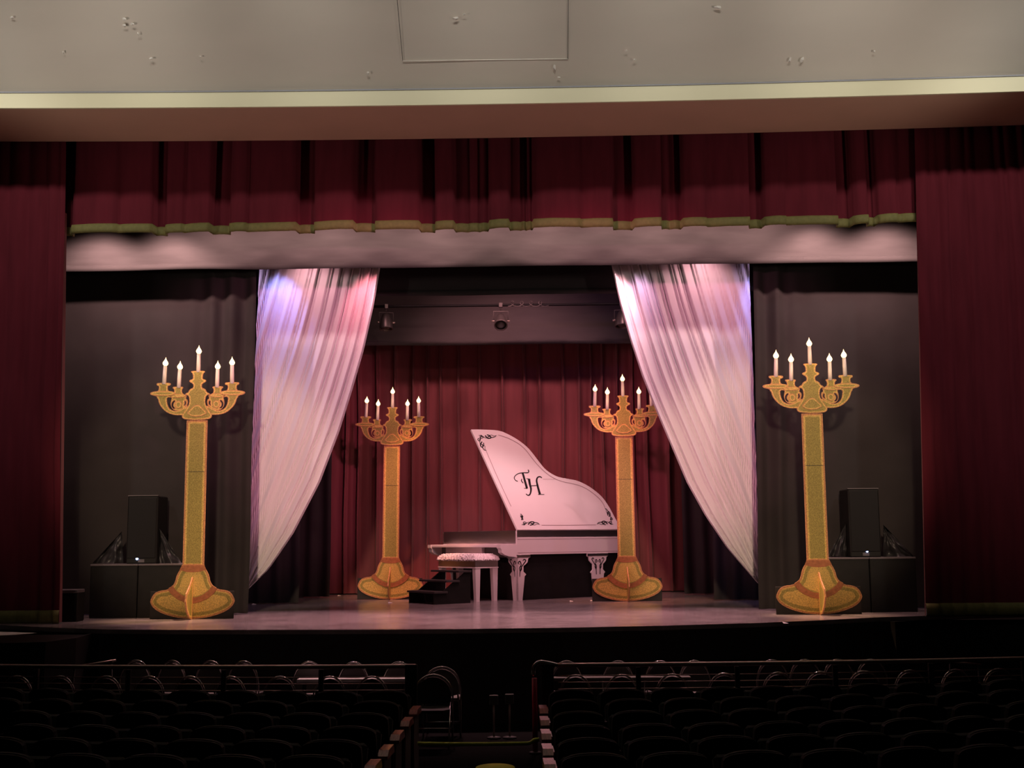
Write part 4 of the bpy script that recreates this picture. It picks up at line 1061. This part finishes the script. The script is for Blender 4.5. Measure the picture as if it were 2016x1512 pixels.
# ================================================================= THEATRE SEATS
def make_seat(end=0):
    t = thing('theatre_seat', (0, 0, 0), '', 'seat', 'upholstered theatre seats')
    # back: wide shell with low arched top, padded on the stage side
    def arch(w_, z0, zside, zt2, n=16): return [(-w_, z0)] + [(-w_ * math.cos(math.pi * i / n) if 0 < i < n else (-w_ if i == 0 else w_), zside + (zt2 - zside) * math.sin(math.pi * i / n) ** .42) for i in range(n + 1)] + [(w_, z0)]
    sh = Matrix(((1, 0, 0, 0), (0, 1, -.18, .15), (0, 0, 1, 0), (0, 0, 0, 1)))
    b = MB(); b.prism(arch(.232, .33, .74, .85), 0, .03, sh); b.build('back_shell', M['seatpan'], t)
    b = MB(); P = arch(.23, .40, .735, .857); Q = arch(.20, .43, .71, .83)
    k_ = len(P); vs = [(x, .03, z) for x, z in P] + [(x, .065, z) for x, z in P] + [(x, .09, z) for x, z in Q]
    b.add(vs, [tuple(range(2 * k_, 3 * k_))[::-1]] + [(i + k_ * j, (i + 1) % k_ + k_ * j, (i + 1) % k_ + k_ * (j + 1), i + k_ * (j + 1)) for j in range(2) for i in range(k_)], False, sh); 
    b.build('backrest', M['seatfab'], t)
    cs = Matrix.Translation((0, .2, .45)) @ Matrix.Rotation(math.radians(62), 4, 'X')
    b = MB(); b.box(-.225, .225, -.02, .36, -.05, .05, cs, bev=.03); b.build('seat_cushion', M['seatfab'], t)
    for sx in ((-1, 1) if end == 1 else (-1,)):
        b = MB(); b.prism([(-.06, 0), (.3, 0), (.28, .05), (.16, .1), (.15, .52), (.3, .58), (.3, .6), (-.02, .6), (-.04, .1)], -.012, .012, Matrix.Translation((sx * .262, .06, 0)) @ Matrix.Rotation(math.pi / 2, 4, 'Z')); 
        b.build('standard', M['seatpan'], t)
        b = MB(); x = sx * .262
        b.hull([(x - .024, .06, .6), (x + .024, .06, .6), (x - .024, .06, .63), (x + .024, .06, .635), (x - .026, .36, .60), (x + .026, .36, .60), (x - .026, .36, .635), (x + .026, .36, .635), (x - .02, .39, .605), (x + .02, .39, .605), (x - .02, .39, .63), (x + .02, .39, .63)])
        b.build('armrest', M['wood'] if sx == end else M['seatpan'], t)
    if end:
        b = MB(); x = end * .29; b.prism([(.02, .02), (.36, .02), (.36, .57), (.30, .62), (.0, .62), (-.04, .3)], -.012, .012, Matrix.Translation((x, .03, 0)) @ Matrix.Rotation(math.pi / 2, 4, 'Z')); b.build('end_panel', M['chairgrey'] if False else M['edgegrey'], t)
        b = MB(); b.hull([(x + a, y_, z) for a in (-.045, .04) for y_, z in ((.02, .615), (.10, .655), (.36, .655), (.40, .60), (.40, .585), (.02, .59))]); b.build('arm_cap', M['wood'], t, label='varnished reddish wooden arm cap')
    return t
protos = {0: make_seat(0), 1: make_seat(1), -1: make_seat(-1)}; usedp = {0: 0, 1: 0, -1: 0}
rowY = [12.5, 11.64, 10.78, 9.92, 9.06, 8.2]
rn = ['row nearest the railing', 'second row back', 'third row back', 'fourth row back', 'fifth row back', 'last row in view']
aL, aR = CX - 1.2, CX + .15
for ri, Y in enumerate(rowY):
    half = 1060 / F * Y
    for side in (-1, 1):
        nseat = 0; off = .27 + (0.13 if ri % 2 and False else 0)
        while True:
            s = .30 + nseat * (.53 if ri % 2 == 0 else .552)
            x = (aL - s) if side < 0 else (aR + s)
            if abs(x - CX) > half + .1: break
            end = 0 if nseat else -side
            dx = x - (CX - .5); yb = Y + dx * dx / 55
            o = protos[end] if not usedp[end] else dup(protos[end]); usedp[end] = 1
            o.location = (x, yb, zfl(Y)); o.rotation_euler = (0, 0, dx / 27 )
            o['label'] = 'dark theatre seat, %s, %s to the %s from the aisle' % (rn[ri], ordn[nseat], 'left' if side < 0 else 'right')
            nseat += 1
print('done')
